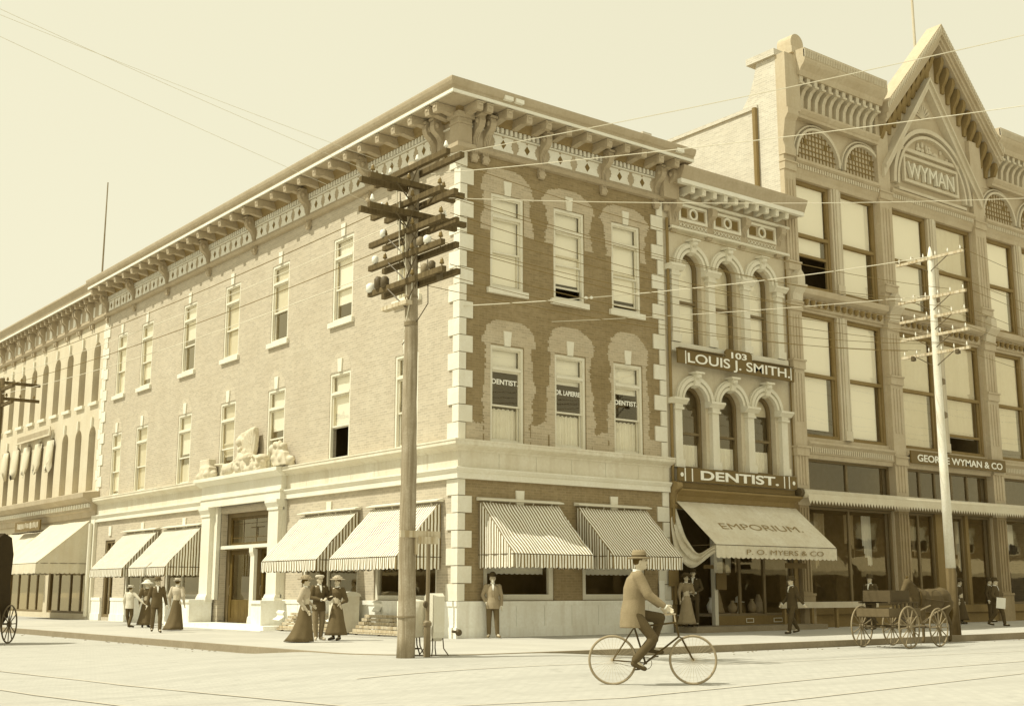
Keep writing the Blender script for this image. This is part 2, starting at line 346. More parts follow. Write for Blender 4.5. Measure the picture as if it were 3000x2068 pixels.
def sash(par,F,u0,u1,z0,z1,blind=.5,curtain=0,opened=0,transom=.66,fm=None,sill=True,key=True,sillm=None,w=0,tilt=0):
    fm=fm or FRAME
    m=MB(); frame(m,F,u0,u1,z0,z1,.09,w-.12,w-.02)
    zt=z1-transom if transom else z1-.09
    if transom: m.box(F,u0+.09,u1-.09,w-.13,w-.005,zt-.06,zt+.02)
    a,b=u0+.09,u1-.09; zm=(z0+.09+zt-.06)/2
    if transom: frame(m,F,a,b,zt+.02,z1-.09,.04,w-.11,w-.06)
    top=zt-.06 if transom else z1-.09
    frame(m,F,a,b,zm-.03,top,.05,w-.125,w-.07)                       # upper sash
    lo=z0+.09+opened
    frame(m,F,a,b,lo,zm+.03+opened*.98,.055,w-.18,w-.13)
    o=m.build('window',fm,par)
    g=MB(); g.quad(F(a,w-.1,zm),F(b,w-.1,zm),F(b,w-.1,z1-.1),F(a,w-.1,z1-.1))
    g.quad(F(a,w-.155,lo),F(b,w-.155,lo),F(b,w-.155,zm+.02),F(a,w-.155,zm+.02)); g.build('pane',GLASS,o)
    if blind>0:
        zb=z1-(z1-z0)*blind; q=MB(); q.box(F,a+.03,b-.03,w-.196,w-.19,zb,z1-.1).box(F,a+.03,b-.03,w-.205,w-.185,zb-.03,zb); q.build('blind',BLIND if random.random()<.6 else BLIND2,o)
    if curtain>0:
        q=MB(); n=40; zc=z0+(z1-z0)*curtain; ph=random.random()*9
        for i in range(n):
            x0=a+(b-a)*i/n; x1=a+(b-a)*(i+1)/n; f=lambda i:w-.22+.02*math.sin(i*1.15+ph)+.012*math.sin(i*2.7)
            q.quad(F(x0,f(i),z0+.1),F(x1,f(i+1),z0+.1),F(x1,f(i+1),zc+.02*math.sin(i)),F(x0,f(i),zc+.02*math.sin(i-1)))
        q.build('curtain',CURT,o,smooth=True)
    if sill: MB().box(F,u0-.13,u1+.13,w-.1,w+.1,z0-.17,z0-.0).build('sill',sillm or QUOIN,o)
    if key:
        um=(u0+u1)/2; MB().plate(F,[(um-.105,z1+.0),(um+.105,z1+.0),(um+.145,z1+.43),(um-.145,z1+.43)],w-.02,w+.045).build('keystone',sillm or QUOIN,o)
    return o
def sweep(prof,uR,uL,name,m,par,caps=True):
    "moulding of profile (w,z) wrapped round the street corner"
    b=MB(); k=len(prof)
    for (w,z) in prof: b.v.append((uR,-w,z))
    for (w,z) in prof: b.v.append((-w,-w,z))
    for (w,z) in prof: b.v.append((-w,uL,z))
    for s in range(2):
        for i in range(k): j=(i+1)%k; b.f.append((s*k+i,s*k+j,(s+1)*k+j,(s+1)*k+i))
    if caps: b.f+=[tuple(range(k)),tuple(range(2*k,3*k))]
    return b.build(name,m,par)
def console(F,u,par,z0=13.62,z1=15.0,w=.5,th=.2,name='bracket',mt=None):
    H=z1-z0
    P=[(0,z0+.12*H),(.05,z0),(.12,z0+.02*H),(.15,z0+.14*H),(.1,z0+.2*H),(.12,z0+.32*H),(.16,z0+.5*H),(w*.55,z0+.62*H),(w*.9,z0+.72*H),(w,z0+.83*H),(w*.95,z0+.94*H),(w*.7,z1),(0,z1)]
    m=MB().prism(F,P,u-th/2,u+th/2)
    for k in(-1,0,1): # flutes on the leg
        a=u+k*th*.28; m.prism(F,[(.08,z0+.2*H),(.13,z0+.2*H),(.145,z0+.32*H),(.185,z0+.5*H),(w*.58,z0+.61*H),(w*.5,z0+.61*H),(.1,z0+.45*H)],a-th*.07,a+th*.07)
    if w>.42:
        for s in(-1,1):
            m.ell(F(u+s*th*.5,w*.72,z0+.84*H),(.07,.07,.09),10,6); m.ell(F(u+s*th*.5,.13,z0+.1*H),(.04,.04,.05),8,5)
        m.box(F,u-th*.62,u+th*.62,w*.3,w+.02,z0+.955*H,z1)
    o=m.build(name,mt or PAINT,par)
    return o
def modill(F,u,par,z=14.98,w0=.2,w1=.94,th=.21,mt=None):
    m=MB().prism(F,[(w0,z-.13),(w1-.3,z-.07),(w1-.12,z-.13),(w1-.02,z-.12),(w1,z-.02),(w1,z+.09),(w0,z+.09)],u-th/2,u+th/2)
    m.box(F,u-th/2-.02,u+th/2+.02,w0,w1+.02,z+.09,z+.125); m.box(F,u-th*.3,u+th*.3,w1-.005,w1+.018,z-.0,z+.07)
    return m.build('modillion',mt or PAINT,par)
def panelshape(F,m,uc,wd,z0,z1,w0,w1):
    h=wd/2; zc=(z0+z1)/2; P=[(-h,z0),(h,z0),(h*.98,z0+.08),(h*.82,z0+.13),(h*.84,zc),(h*.82,z1-.13),(h*.98,z1-.08),(h,z1),(-h,z1)]
    P=[(-h,z0),(h,z0),(h,z0+.07),(h-.06,z0+.12),(h-.06,zc-.03),(h-.1,zc),(h-.06,zc+.03),(h-.06,z1-.12),(h,z1-.07),(h,z1),(.05,z1),(.04,z1-.05),(-.04,z1-.05),(-.05,z1),(-h,z1),(-h,z1-.07),(-h+.06,z1-.12),(-h+.06,zc+.03),(-h+.1,zc),(-h+.06,zc-.03),(-h+.06,z0+.12),(-h,z0+.07)]
    m.plate(F,[(uc+a,b) for a,b in P],w0,w1)
# ================================================================ corner building
cb=empty('corner_building',(0,0,.16),0,'long three storey brown brick corner building with white quoins and heavy bracketed cornice','building')
UL=28.35; UR=8.06
LW=[2.7,6.6,11.0,14.9,18.85,23.35,26.3]; LWw=[1.25,1.3,1.3,1.3,1.3,1.3,1.15]
RW=[1.68,4.06,6.42]
SL=[(1.0,4.3),(5.25,8.75)]; SL2=[(16.6,20.1),(20.75,24.4)]
holesR=[(x-.61,x+.61,a,b) for x in RW for a,b in((10.0,12.85),(5.5,8.33))]+[(.87,3.4,1.15,3.8),(4.48,7.0,1.15,3.8)]
holesL=[(x-w/2,x+w/2,a,b) for x,w in zip(LW,LWw) for a,b in((10.02,12.85),(5.5,8.33))]
holesL+=[(a,b,1.15,3.75) for a,b in SL+SL2]+[(10.75,15.1,.3,4.2),(25.75,26.9,.3,3.6)]
m=MB(); wall(m,FL,0,UL,.0,15.3,holesL); wallL=m.build('long_wall',BRICKL,cb)  # same brick as the short wall; sun's brightness is in its colour
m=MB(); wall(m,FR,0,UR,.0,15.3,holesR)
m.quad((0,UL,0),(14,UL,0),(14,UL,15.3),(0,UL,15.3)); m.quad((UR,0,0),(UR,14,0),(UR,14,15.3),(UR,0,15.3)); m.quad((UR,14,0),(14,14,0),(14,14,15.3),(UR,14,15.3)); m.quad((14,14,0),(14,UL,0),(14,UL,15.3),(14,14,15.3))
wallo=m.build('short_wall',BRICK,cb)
MB().quad((0,0,15.28),(UR,0,15.28),(UR,14,15.28),(0,14,15.28)).quad((0,14,15.28),(14,14,15.28),(14,UL,15.28),(0,UL,15.28)).build('roof',ROOF,cb)
m=MB()
for z in(4.95,9.3,13.7): m.box(ID,.3,UR-.1,.3,14,z,z+.1).box(ID,.3,13.9,14,UL-.1,z,z+.1)
m.box(ID,1.9,2.0,1.9,UL-.2,.2,15.2).box(ID,2.0,UR-.1,1.9,2.0,.2,15.2)
m.box(ID,.3,1.9,UL-.25,UL-.15,.2,15.2)
m.build('interior',ROOM,cb)
# repaired brick around the windows
def patch(F,uc,hz,zlo,zhi,sd,half=1.0,extra=0):
    rnd=random.Random(sd); m=MB(); du=.055; dz=.0375
    n=int(2*half/du)+2; k=int((zhi-zlo)/dz)
    sL=[0]*(k+1); sR=[0]*(k+1); a=b=0
    for j in range(k+1): a=a*.93+rnd.uniform(-.035,.035); b=b*.93+rnd.uniform(-.035,.035); sL[j]=a; sR[j]=b
    for j in range(k):
        z=zlo+j*dz; t=(z-hz[1])/(zhi-hz[1])
        wd=half*(1.0 if t<0 else math.sqrt(max(0,1-t**2.2))*.98+.02)
        if t<0: wd*=(.93+.08*math.sin(z*2.2+sd))
        for i in range(-n,n):
            u=i*du
            if u+du/2<-(wd+sL[j]) or u+du/2>wd+sR[j]: continue
            x0=uc+u; x1=x0+du
            if hz[0]-.02<z+dz/2<hz[1]+.02:
                if x0>=uc-.61 and x1<=uc+.61: continue
                x0c=x0;x1c=x1
                if x0<uc-.61<x1: x1c=uc-.612
                if x0<uc+.61<x1: x0c=uc+.612
                m.quad(F(x0c,.004,z),F(x1c,.004,z),F(x1c,.004,z+dz),F(x0c,.004,z+dz))
            else: m.quad(F(x0,.004,z),F(x1,.004,z),F(x1,.004,z+dz),F(x0,.004,z+dz))
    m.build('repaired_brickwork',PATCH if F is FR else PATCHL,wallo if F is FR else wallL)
for i,x in enumerate(RW):
    patch(FR,x+.02,(10.0,12.85),11.7,[13.65,13.5,13.45][i],i+1,.98)
    patch(FR,x+.02,(5.5,8.33),5.55,[9.1,9.2,9.35][i],i+5,.93)
for i,x in enumerate(LW[1:]): patch(FL,x,(5.5,8.33),8.35,9.0,i+11,.62)
# a low fringe of repaired brick above the stone band on the short side
rn=random.Random(3); m=MB()
zf=6.1
for i in range(144):
    u=.25+i*.0525; zf=6.1+(zf-6.1)*.9+rn.uniform(-.05,.05)
    if any(abs(u+.03-x)<.86 for x in RW): continue
    m.quad(FR(u,.0045,5.52),FR(u+.0525,.0045,5.52),FR(u+.0525,.0045,zf),FR(u,.0045,zf))
m.build('repaired_brickwork',PATCH,wallo)
# windows
bl=[.93,.86,.93]; op=[0,.3,.1]
for i,x in enumerate(RW):
    sash(cb,FR,x-.61,x+.61,10.0,12.85,blind=[.93,.80,.86][i],opened=op[i])
    o=sash(cb,FR,x-.61,x+.61,5.5,8.33,blind=[.2,.3,.32][i],curtain=.36,sill=False)
    s=['DENTIST.','DR. LAPIERRE','DENTIST.'][i]
    text(s,.2,FR,x-.48,-.09,[7.22,7.13,7.05][i],LETT,o,'window_lettering',.004,.006,width=.95)
for i,(x,ww) in enumerate(zip(LW,LWw)):
    sash(cb,FL,x-ww/2,x+ww/2,10.02,12.85,blind=[.93,.78,.6,.93,.5,.86,.93][i],opened=[0,0,0,0,0,0,0][i])
    sash(cb,FL,x-ww/2,x+ww/2,5.5,8.33,blind=[.5,.62,.5,.7,.55,.9,.9][i],curtain=[0,0,.3,0,.3,.3,0][i],opened=[.0,.95,0,.2,0,0,0][i],sill=False)
# storefront windows
def shopwin(par,F,a,b,z0,z1,mul=(),fm=FRAME,name='shop_window',t=.12,glass=SHOPG,w=-.05):
    m=MB(); frame(m,F,a,b,z0,z1,t,w-.12,w)
    for q in mul: m.box(F,q-.05,q+.05,w-.1,w-.02,z0+t,z1-t)
    o=m.build(name,fm,par); MB().quad(F(a+t,w-.07,z0+t),F(b-t,w-.07,z0+t),F(b-t,w-.07,z1-t),F(a+t,w-.07,z1-t)).build('pane',glass,o)
    return o
for a,b in((.87,3.4),(4.48,7.0)):
    o=shopwin(cb,FR,a,b,1.15,3.8,t=.16)
    # scalloped inner valance behind the glass
    q=MB(); A=[];B=[]
    for i in range(41):
        u=a+.2+(b-a-.4)*i/40; A.append((u,2.25)); B.append((u,1.9-.035*abs(math.sin(i*.9))))
    q.strip(FR,A,B,-.3,-.29); q.build('inner_valance',BLIND,o)
for a,b in SL+SL2: shopwin(cb,FL,a,b,1.15,3.75,mul=((a+b)/2+.2,),t=.13)
shopwin(cb,FL,25.75,26.9,.3,3.6,fm=FRAMED,name='side_door',mul=(26.3,))
for F,us in((FR,(2.13,5.74)),(FL,(2.6,7.05,18.35,22.6,26.33))):
    for u in us: MB().plate(F,[(u-.13,3.78),(u+.13,3.78),(u+.15,4.2),(u-.15,4.2)],-.02,.05).build('keystone',QUOIN,cb)
# quoins: long on one face, short on the other
m=MB()
def qst(m,z0,z1,r,l):
    g=.012; q=[(-.045,-.045),(r,-.045),(r,0),(0,0),(0,l),(-.045,l)]; n=len(m.v); m.v+=[(x,y,z0+g) for x,y in q]+[(x,y,z1-g) for x,y in q]; m.f+=[(n,n+1,n+2,n+3),(n,n+3,n+4,n+5),(n+6,n+7,n+8,n+9),(n+6,n+9,n+10,n+11)]+[(n+i,n+(i+1)%6,n+6+(i+1)%6,n+6+i) for i in range(6)]
zz=[1.13+i*.476 for i in range(8)]; zz[-1]=4.44
for i in range(7): qst(m,zz[i],zz[i+1],*((.2,.5) if i%2==0 else (.43,.26)))
n=17; z0=5.52; hz=(13.9-z0)/n
for i in range(n): qst(m,z0+i*hz,z0+(i+1)*hz,*((.2,.5) if i%2==0 else (.43,.26)))
each(m,'quoin',QUOIN,cb)
m=MB()
for i in range(7):
    l=.5 if i%2 else .27; m.box(FR,UR-l,UR,-.2,.045,zz[i]+.012,zz[i+1]-.012)
for i in range(n):
    l=.52 if i%2 else .26; m.box(FR,UR-l,UR,-.2,.045,z0+i*hz+.012,z0+(i+1)*hz-.012)
each(m,'quoin',QUOIN,cb)
m=MB()
for i in range(n):
    l=.5 if i%2 else .26; m.box(FL,UL-l,UL,-.2,.04,z0+i*hz+.012,z0+(i+1)*hz-.012)
each(m,'quoin',QUOIN,cb)
# plinth of upright stone slabs
def slabs(m,F,a,b,z0,z1,w,d):
    n=max(1,round((b-a)/d))
    for i in range(n): m.box(F,a+(b-a)*i/n+.006,a+(b-a)*(i+1)/n-.006,-.02,w,z0,z1)
m=MB(); slabs(m,FR,-.075,UR-.0,.44,1.0,.075,1.0); m.box(FR,-.11,UR,-.02,.11,0,.44).box(FR,-.1,UR,-.02,.1,1.0,1.13)
for a,b in((.075,9.95),(16.2,25.7),(26.95,UL)):
    slabs(m,FL,a,b,.44,1.0,.075,1.05); m.box(FL,max(a,.11),b,-.02,.11,0,.44).box(FL,max(a,.1),b,-.02,.1,1.0,1.13)
each(m,'plinth_slab',BASE,cb)
# stone entablature over the ground floor
sweep([(0,4.44),(.12,4.44),(.12,4.6),(.15,4.62),(.2,4.7),(.2,4.74),(.1,4.76),(0,4.76)],UR,UL,'architrave',QUOIN,cb)
m=MB(); slabs(m,FR,0,UR,4.74,5.2,.08,1.25); slabs(m,FL,.0,9.9,4.74,5.2,.08,1.4); slabs(m,FL,16.3,UL,4.74,5.2,.08,1.4)
m.box(ID,-.08,.001,-.08,.001,4.74,5.2)
each(m,'frieze_stone',STONE,cb)
sweep([(0,5.2),(.1,5.2),(.13,5.25),(.2,5.28),(.3,5.33),(.34,5.36),(.34,5.44),(.36,5.46),(.36,5.5),(0,5.53)],UR+.02,UL+.6,'string_course',STONE,cb)
# entrance
for a,b in((9.95,10.75),(15.1,16.25)):
    m=MB(); c=(a+b)/2 if a<12 else 15.75
    h=.42
    m.box(FL,a,b,-.02,.14,1.1,4.44)
    m.box(FL,c-h+.06,c+h-.06,.1,.3,1.3,4.1).box(FL,c-h-.02,c+h+.02,.1,.38,1.02,1.18).prism(FL,[(.1,1.18),(.37,1.18),(.31,1.3),(.1,1.3)],c-h+.02,c+h-.02)
    m.box(FL,c-h+.02,c+h-.02,.1,.34,4.1,4.18).prism(FL,[(.1,4.18),(.33,4.18),(.42,4.34),(.42,4.44),(.1,4.44)],c-h-.02,c+h+.02)
    m.build('entrance_pilaster',QUOIN,cb)
m=MB(); m.box(FL,9.9,16.3,0,.3,4.44,4.72).box(FL,9.85,16.35,0,.34,4.72,4.78).box(FL,9.9,16.3,0,.27,4.78,5.22)
m.prism(FL,[(0,5.22),(.3,5.22),(.5,5.36),(.56,5.38),(.56,5.5),(0,5.55)],9.75,16.45)
m.build('entrance_entablature',QUOIN,cb)
m=MB().box(FL,10.75,15.1,-.45,-.3,4.05,4.2).box(FL,10.75,10.95,-.45,-.3,.3,4.05).box(FL,14.9,15.1,-.45,-.3,.3,4.05).box(FL,10.95,14.9,-.42,-.12,2.86,3.0)
m.box(FL,12.4,12.75,-.45,-.2,.3,2.86)
eo=m.build('entrance_frame',FRAMED,cb)
MB().box(FL,10.75,15.1,-.3,-.02,2.9,3.02).build('transom_bar',QUOIN,eo)
m=MB().prism(FL,[(-.2,.3),(-.02,.3),(-.04,.5),(-.08,.55),(-.08,2.6),(-.02,2.75),(-.02,2.9),(-.2,2.9)],12.42,12.72); m.build('mullion_column',QUOIN,eo)
tw=MB(); frame(tw,FL,10.95,14.9,3.02,4.05,.1,-.4,-.34)
for u in(11.9,12.9,13.9): tw.box(FL,u-.012,u+.012,-.39,-.36,3.1,3.98)
for z in(3.3,3.8): tw.box(FL,11.05,14.8,-.39,-.36,z-.01,z+.01)
tw.box(FL,12.3,13.3,-.358,-.354,3.62,3.66).box(FL,12.78,12.82,-.358,-.354,3.3,3.66)
tw=tw.build('transom_window',DOOR,eo); MB().quad(FL(11,-.37,3.1),FL(14.85,-.37,3.1),FL(14.85,-.37,4),FL(11,-.37,4)).build('pane',SHOPG,tw)
for a,b in((10.97,12.38),(12.77,14.88)):
    d=MB(); frame(d,FL,a,b,.3,2.86,.16,-.42,-.34); d.box(FL,a+.16,b-.16,-.4,-.36,.46,1.1)
    d=d.build('door',DOOR,eo); MB().quad(FL(a+.16,-.38,1.1),FL(b-.16,-.38,1.1),FL(b-.16,-.38,2.7),FL(a+.16,-.38,2.7)).build('pane',SHOPG,d)
    MB().tube([FL(b-.1,-.32,1.25),FL(b-.1,-.28,1.3),FL(b-.1,-.28,1.55),FL(b-.1,-.32,1.6)],.012,6).build('handle',IRONL,d)
MB().box(FL,8.9,16.9,-.3,1.25,.0,.3).box(FL,8.7,17.1,-.3,1.45,.0,.155+.02).build('entrance_step',BASE,cb)
for a,b in((9.7,10.42),(15.4,16.1)):
    MB().box(FL,a,b,.08,.95,.3,1.0).box(FL,a-.05,b+.05,.08,1.0,1.0,1.1).build('cheek_block',BASE,cb)
# main cornice
co=sweep([(0,15.12),(.9,15.12),(.98,15.2),(1.0,15.22),(1.0,15.3),(1.06,15.34),(1.1,15.42),(1.12,15.5),(1.12,15.54),(0,15.62)],UR+.55,UL+.1,'cornice',PAINT,cb)
sweep([(.96,15.135),(1.015,15.135),(1.015,15.22),(.96,15.22)],UR+.55,UL+.1,'cornice_fillet',PANEL,co)
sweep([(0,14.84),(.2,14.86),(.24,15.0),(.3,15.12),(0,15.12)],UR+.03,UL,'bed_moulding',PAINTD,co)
fz=sweep([(0,14.08),(.1,14.08),(.1,14.86),(0,14.86)],UR+.0,UL,'frieze',PAINT,co)
sweep([(0,13.93),(.12,13.95),(.2,14.03),(.16,14.09),(.1,14.12),(0,14.12)],UR+.02,UL,'lower_moulding',PAINT,co)
sweep([(.1,14.63),(.15,14.63),(.15,14.67),(.1,14.67)],UR+.0,UL,'fillet',PANEL,co)
for F,L0,L1 in((FR,1.0,7.75),(FL,1.25,UL-.3)):
    m=MB(); u=L0
    while u<L1: m.box(F,u,u+.09,.1,.17,14.69,14.85); u+=.17
    props(m.build('dentils',PANEL,fz),kind='stuff' if F is FL else None)
CR=[.42,.82,2.93,5.45,7.75]; CL=[.8,1.2,5.0,8.95,13.05,17.07,21.2,24.95,28.2]
for u in CR: console(FR,u,co)
for u in CL: console(FL,u,co)
MB().box(ID,-.26,.2,-.26,.2,13.95,15.0).box(ID,-.34,.25,-.34,.25,14.8,14.95).box(ID,-.29,.2,-.29,.2,14.62,14.68).box(ID,-.38,.24,-.38,.24,13.88,14.0).build('corner_block',PAINT,co)
MB().box(FR,UR-.2,UR+.5,.0,.35,14.0,14.9).build('corner_block',PAINT,co)
console(FR,8.2,co,w=.6)
for u in(.0,.36,1.07,1.8,2.54,3.33,4.13,4.97,5.72,6.44,7.2,7.9): modill(FR,u,co)
u=.3
for u in [.0,.4,1.31,2.23,3.13,4.18,5.07,6.04,7.07,8.13,9.13,10.13,11.28,12.35]+[13.35+.985*i for i in range(16)]: modill(FL,u,co)
pn=MB(); dm=MB()
def dia(m,F,u,z=14.37,w=.125): m.plate(F,[(u-.1,z),(u,z-.14),(u+.1,z),(u,z+.14)],.1,w)
for a,b,k in((1.0,2.8,2),(3.1,5.3,2),(5.62,7.6,2)):
    for i in range(k): u=a+(b-a)*(i+.5)/k; panelshape(FR,pn,u,(b-a)/k-.14,14.16,14.6,.1,.115); dia(dm,FR,u)
for i in range(len(CL)-2):
    a,b=CL[i+1]+.12,CL[i+2]-.12; k=4
    for q in range(k): u=a+(b-a)*(q+.5)/k; panelshape(FL,pn,u,(b-a)/k-.12,14.16,14.6,.1,.115); dia(dm,FL,u)
each(pn,'frieze_panel',PANEL,fz); each(dm,'frieze_diamond',DARKP,fz)
# ornament blocks and stub on top of the cornice
m=MB()
for u in(.75,1.15,7.75): m.box(FR,u,u+.3,1.0,1.13,15.3,15.42)
m.build('cornice_blocks',PANEL,co)
MB().box(FR,7.1,7.5,-.6,.2,15.5,16.1).build('chimney',WHITEB,cb)
# carved figures over the entrance
def lumps(seed,boxes,n,rr):
    r=random.Random(seed); m=MB()
    for i in range(n):
        b=boxes[i%len(boxes)]; m.ell(FL(r.uniform(b[0],b[1]),r.uniform(.1,.4),r.uniform(b[2],b[3])),[r.uniform(*rr) for _ in range(3)],8,6)
    return m
CARV=mat('pale_carved_stone',.64,.08,4,bump=.5)
st=lumps(2,[(11.5,14.2,5.55,5.75),(12.3,13.6,5.7,6.0),(11.6,12.6,5.6,6.0)],50,(.14,.3))
st.prism(FL,[(.1,5.5),(.45,5.5),(.4,5.6),(.1,5.8)],11.4,14.2)
st.tube([FL(14.0,.5,5.9),FL(14.5,.6,5.92)],.05)
sc=empty('carved_statue',(-.3,12.8,5.52),0,'large pale carved figure with a raised wing above the arched entrance band','statue')
rq=random.Random(9)
for i in range(90): st.ell(FL(rq.uniform(11.4,13.3),rq.uniform(.3,.5),rq.uniform(5.55,6.0)),[rq.uniform(.03,.07)]*3,6,4)
st.cap(FL(13.9,.35,5.72),FL(13.1,.35,5.95),.16,.14).cap(FL(13.1,.35,5.95),FL(12.9,.4,6.2),.12,.09).ell(FL(12.88,.42,6.33),(.1,.1,.12))
st.build('base_figure',CARV,sc,remesh=.028)
st=MB(); P=[(12.05,6.0),(11.95,6.35),(11.9,6.75),(12.0,7.1),(12.3,7.08),(12.75,7.0),(13.1,6.95),(13.35,6.85),(13.4,6.5),(13.3,6.25),(13.1,6.1),(12.7,6.0)]
st.plate(FL,P,.15,.32); [st.cap(FL(12.15+.13*i,.34,6.15+.02*i),FL(11.98+.17*i,.34,7.0-.012*i*i),.03,.045) for i in range(8)]; st.ell(FL(13.1,.35,6.65),(.12,.2,.16)).ell(FL(13.0,.3,6.2),(.15,.25,.2)); st.tube([FL(12.6,.3,5.9),FL(12.7,.3,6.3)],.16)
st.build('wing',CARV,sc,remesh=.035)
st=lumps(5,[(15.4,16.3,5.55,5.7)],8,(.12,.2)); st.box(FL,15.4,16.25,.1,.45,5.5,5.95).box(FL,15.5,16.35,.1,.4,5.98,6.25)
o=st.build('carved_stone',CARV,None,remesh=.04,loc=(-.2,15.8,5.52)); props(o,'small stack of pale carved stones left of the winged statue','carving')
st=lumps(6,[(9.3,10.5,5.55,5.8),(9.6,10.4,5.8,6.3),(9.9,10.5,5.7,6.2)],26,(.1,.2)); st.plate(FL,[(9.3,5.55),(10.2,5.55),(10.3,6.1),(9.5,6.0)],.2,.45)
o=st.build('carved_stone',CARV,None,remesh=.035,loc=(-.2,9.8,5.52)); props(o,'shell shaped pale carving right of the winged statue on the stone band','carving')
# ================================================================ awnings
def awning(F,u0,u1,ztop,zbot,zval,p,label,striped=True,w0=.12,mt=None,hood=True,scal=.108,cheeks=True,sagk=1.0):
    loc=F((u0+u1)/2,0,ztop); r=empty('awning',loc,0 if F is FR else -PI/2,label,'awning')
    # local frame: x along the wall, -y outwards, z up
    h=(u1-u0)/2; zb=zbot-ztop; zv=zval-ztop
    S,V,K=(STX,STX,STY) if striped else (mt,mt,mt)
    n=int((u1-u0)/.054); m=MB()
    rows=8
    def pt(i,j):
        t=j/rows; x=-h+2*h*i/n; s=sagk*-.07*math.sin(PI*t)*math.sin(PI*i/n)+sagk*.02*math.sin(i*.3+j*.5+u0)*math.sin(PI*t)+sagk*.015*math.sin(j*1.7+i*.12+u0*2)+.004*math.sin(i*.9+j)
        return (x,-(w0+(p-w0)*t),zb*t+s)
    for j in range(rows):
        for i in range(n): m.quad(pt(i,j),pt(i+1,j),pt(i+1,j+1),pt(i,j+1))
    m.build('canopy',S,r,local=True,smooth=True)
    m=MB()
    def vz(i): return zv-.045*abs(math.sin(PI*(i/2.0)/(2.0)))
    for i in range(n):
        x0=-h+2*h*i/n; x1=-h+2*h*(i+1)/n
        f=lambda i,k:(-p-.012*math.sin(i*1.1)*k)
        m.quad((x0,f(i,0),zb),(x1,f(i+1,0),zb),(x1,f(i+1,1.5),vz(i+1)),(x0,f(i,1.5),vz(i)))
    m.build('valance',V,r,local=True,smooth=True)
    if cheeks:
        for sx in(-1,1):
            m=MB(); N_=int(p/.054)
            for i in range(N_):
                y0=w0*.3+(p-w0*.3)*i/N_; y1=w0*.3+(p-w0*.3)*(i+1)/N_
                top=lambda y: zb*max(0,(y-w0)/(p-w0))
                bz=lambda i: zv-.045*abs(math.sin(PI*i/4.0))
                q=lambda i: sx*(h-.005+.012*math.sin(i*.8))
                for a,b in((0,.5),(.5,1)):
                    m.quad((q(i),-y0,top(y0)*(1-a)+bz(i)*a),(q(i+1),-y1,top(y1)*(1-a)+bz(i+1)*a),(q(i+1),-y1,top(y1)*(1-b)+bz(i+1)*b),(q(i),-y0,top(y0)*(1-b)+bz(i)*b))
            m.build('side_curtain',K,r,local=True,smooth=True)
    m=MB(); m.tube([(-h,-.02,zb),(-h,-p,zb),(h,-p,zb),(h,-.02,zb)],.012,6); m.build('frame',IRON,r,local=True)
    if hood:
        m=MB().prism(lambda u,w,z:(u,-w,z),[(.03,.16),(.26,.1),(.26,.07),(.03,.06)],-h-.08,h+.1); 
        for x in(-h+.3,-h*.3,h*.3,h-.3): m.tube([(x,-.2,.08),(x,-.15,-.04)],.012,6)
        m.build('hood',FRAME,r,local=True)
    return r
awning(FR,.68,3.48,3.8,2.38,2.05,1.6,'brown and white striped awning nearest the corner on the shaded brick side')
awning(FR,4.22,7.0,3.8,2.38,2.05,1.6,'striped awning over the second window of the shaded side, behind the cyclist')
awning(FL,.75,4.35,3.78,2.32,2.02,1.5,'striped awning behind the tall telephone pole on the sunlit side')
awning(FL,5.15,8.68,3.78,2.32,2.02,1.5,'striped awning just right of the arched entrance on the sunlit side')
awning(FL,16.5,20.05,3.78,2.28,2.0,1.5,'striped awning just left of the entrance on the sunlit side')
awning(FL,20.75,24.4,3.78,2.28,2.0,1.5,'farther striped awning left of the entrance, beside the dark side door')
r=awning(FL,28.7,34.3,4.55,2.62,2.2,2.4,'large plain white canvas awning on the next building at far left',striped=False,mt=CANV,hood=False)
# weathered awning of the narrow shop
r=awning(FR,8.3,14.05,4.17,2.78,2.42,1.75,'weathered canvas shop awning lettered over the narrow building doorway',striped=False,mt=CANVP,hood=False,cheeks=False,sagk=0)
c=math.hypot(1.63,1.39); sl=(1.63/c,1.39/c)
def awntext(s,size,x0,wd,d0,nm):
    cu=text(s,size,lambda u,w,z:(u,-w,z),x0,.12+d0*sl[0],-d0*sl[1]+.012,LETD,r,nm,.003,.0,width=wd,slope=sl,local=True); return cu
awntext('EMPORIUM.',.42,-1.9,3.9,1.35,'awning_lettering')
text('P. O. MYERS & CO',.22,lambda u,w,z:(u,-w,z),-1.55,1.785,-1.66,LETD,r,'valance_lettering',.003,.0,width=3.7,local=True)
# sagging loose side sheet
m=MB(); 
P0=[Vector((-2.9,-.06,-.02)),Vector((-2.87,-.2,-.6)),Vector((-2.9,-.6,-1.25)),Vector((-2.9,-1.1,-1.62)),Vector((-2.88,-1.74,-1.4))]
P1=[Vector((-2.98,-.04,-.05)),Vector((-3.05,-.1,-.9)),Vector((-3.1,-.35,-1.75)),Vector((-3.05,-.9,-2.05)),Vector((-2.9,-1.74,-1.62))]
def cr(P,t):
    t*=len(P)-1; i=min(int(t),len(P)-2); f=t-i; a=P[max(i-1,0)];b=P[i];c_=P[i+1];d=P[min(i+2,len(P)-1)]
    return .5*((2*b)+(c_-a)*f+(2*a-5*b+4*c_-d)*f*f+(3*b-a-3*c_+d)*f**3)
A=24;B=10
g=[[cr(P0,i/A).lerp(cr(P1,i/A),j/B)+Vector((.05*math.sin(j*1.6+i*.25),0,-.02*math.sin(i*.8))) for i in range(A+1)] for j in range(B+1)]
for j in range(B):
    for i in range(A): m.quad(g[j][i],g[j][i+1],g[j+1][i+1],g[j+1][i])
m.build('loose_side_sheet',CANVP,r,local=True,smooth=True)
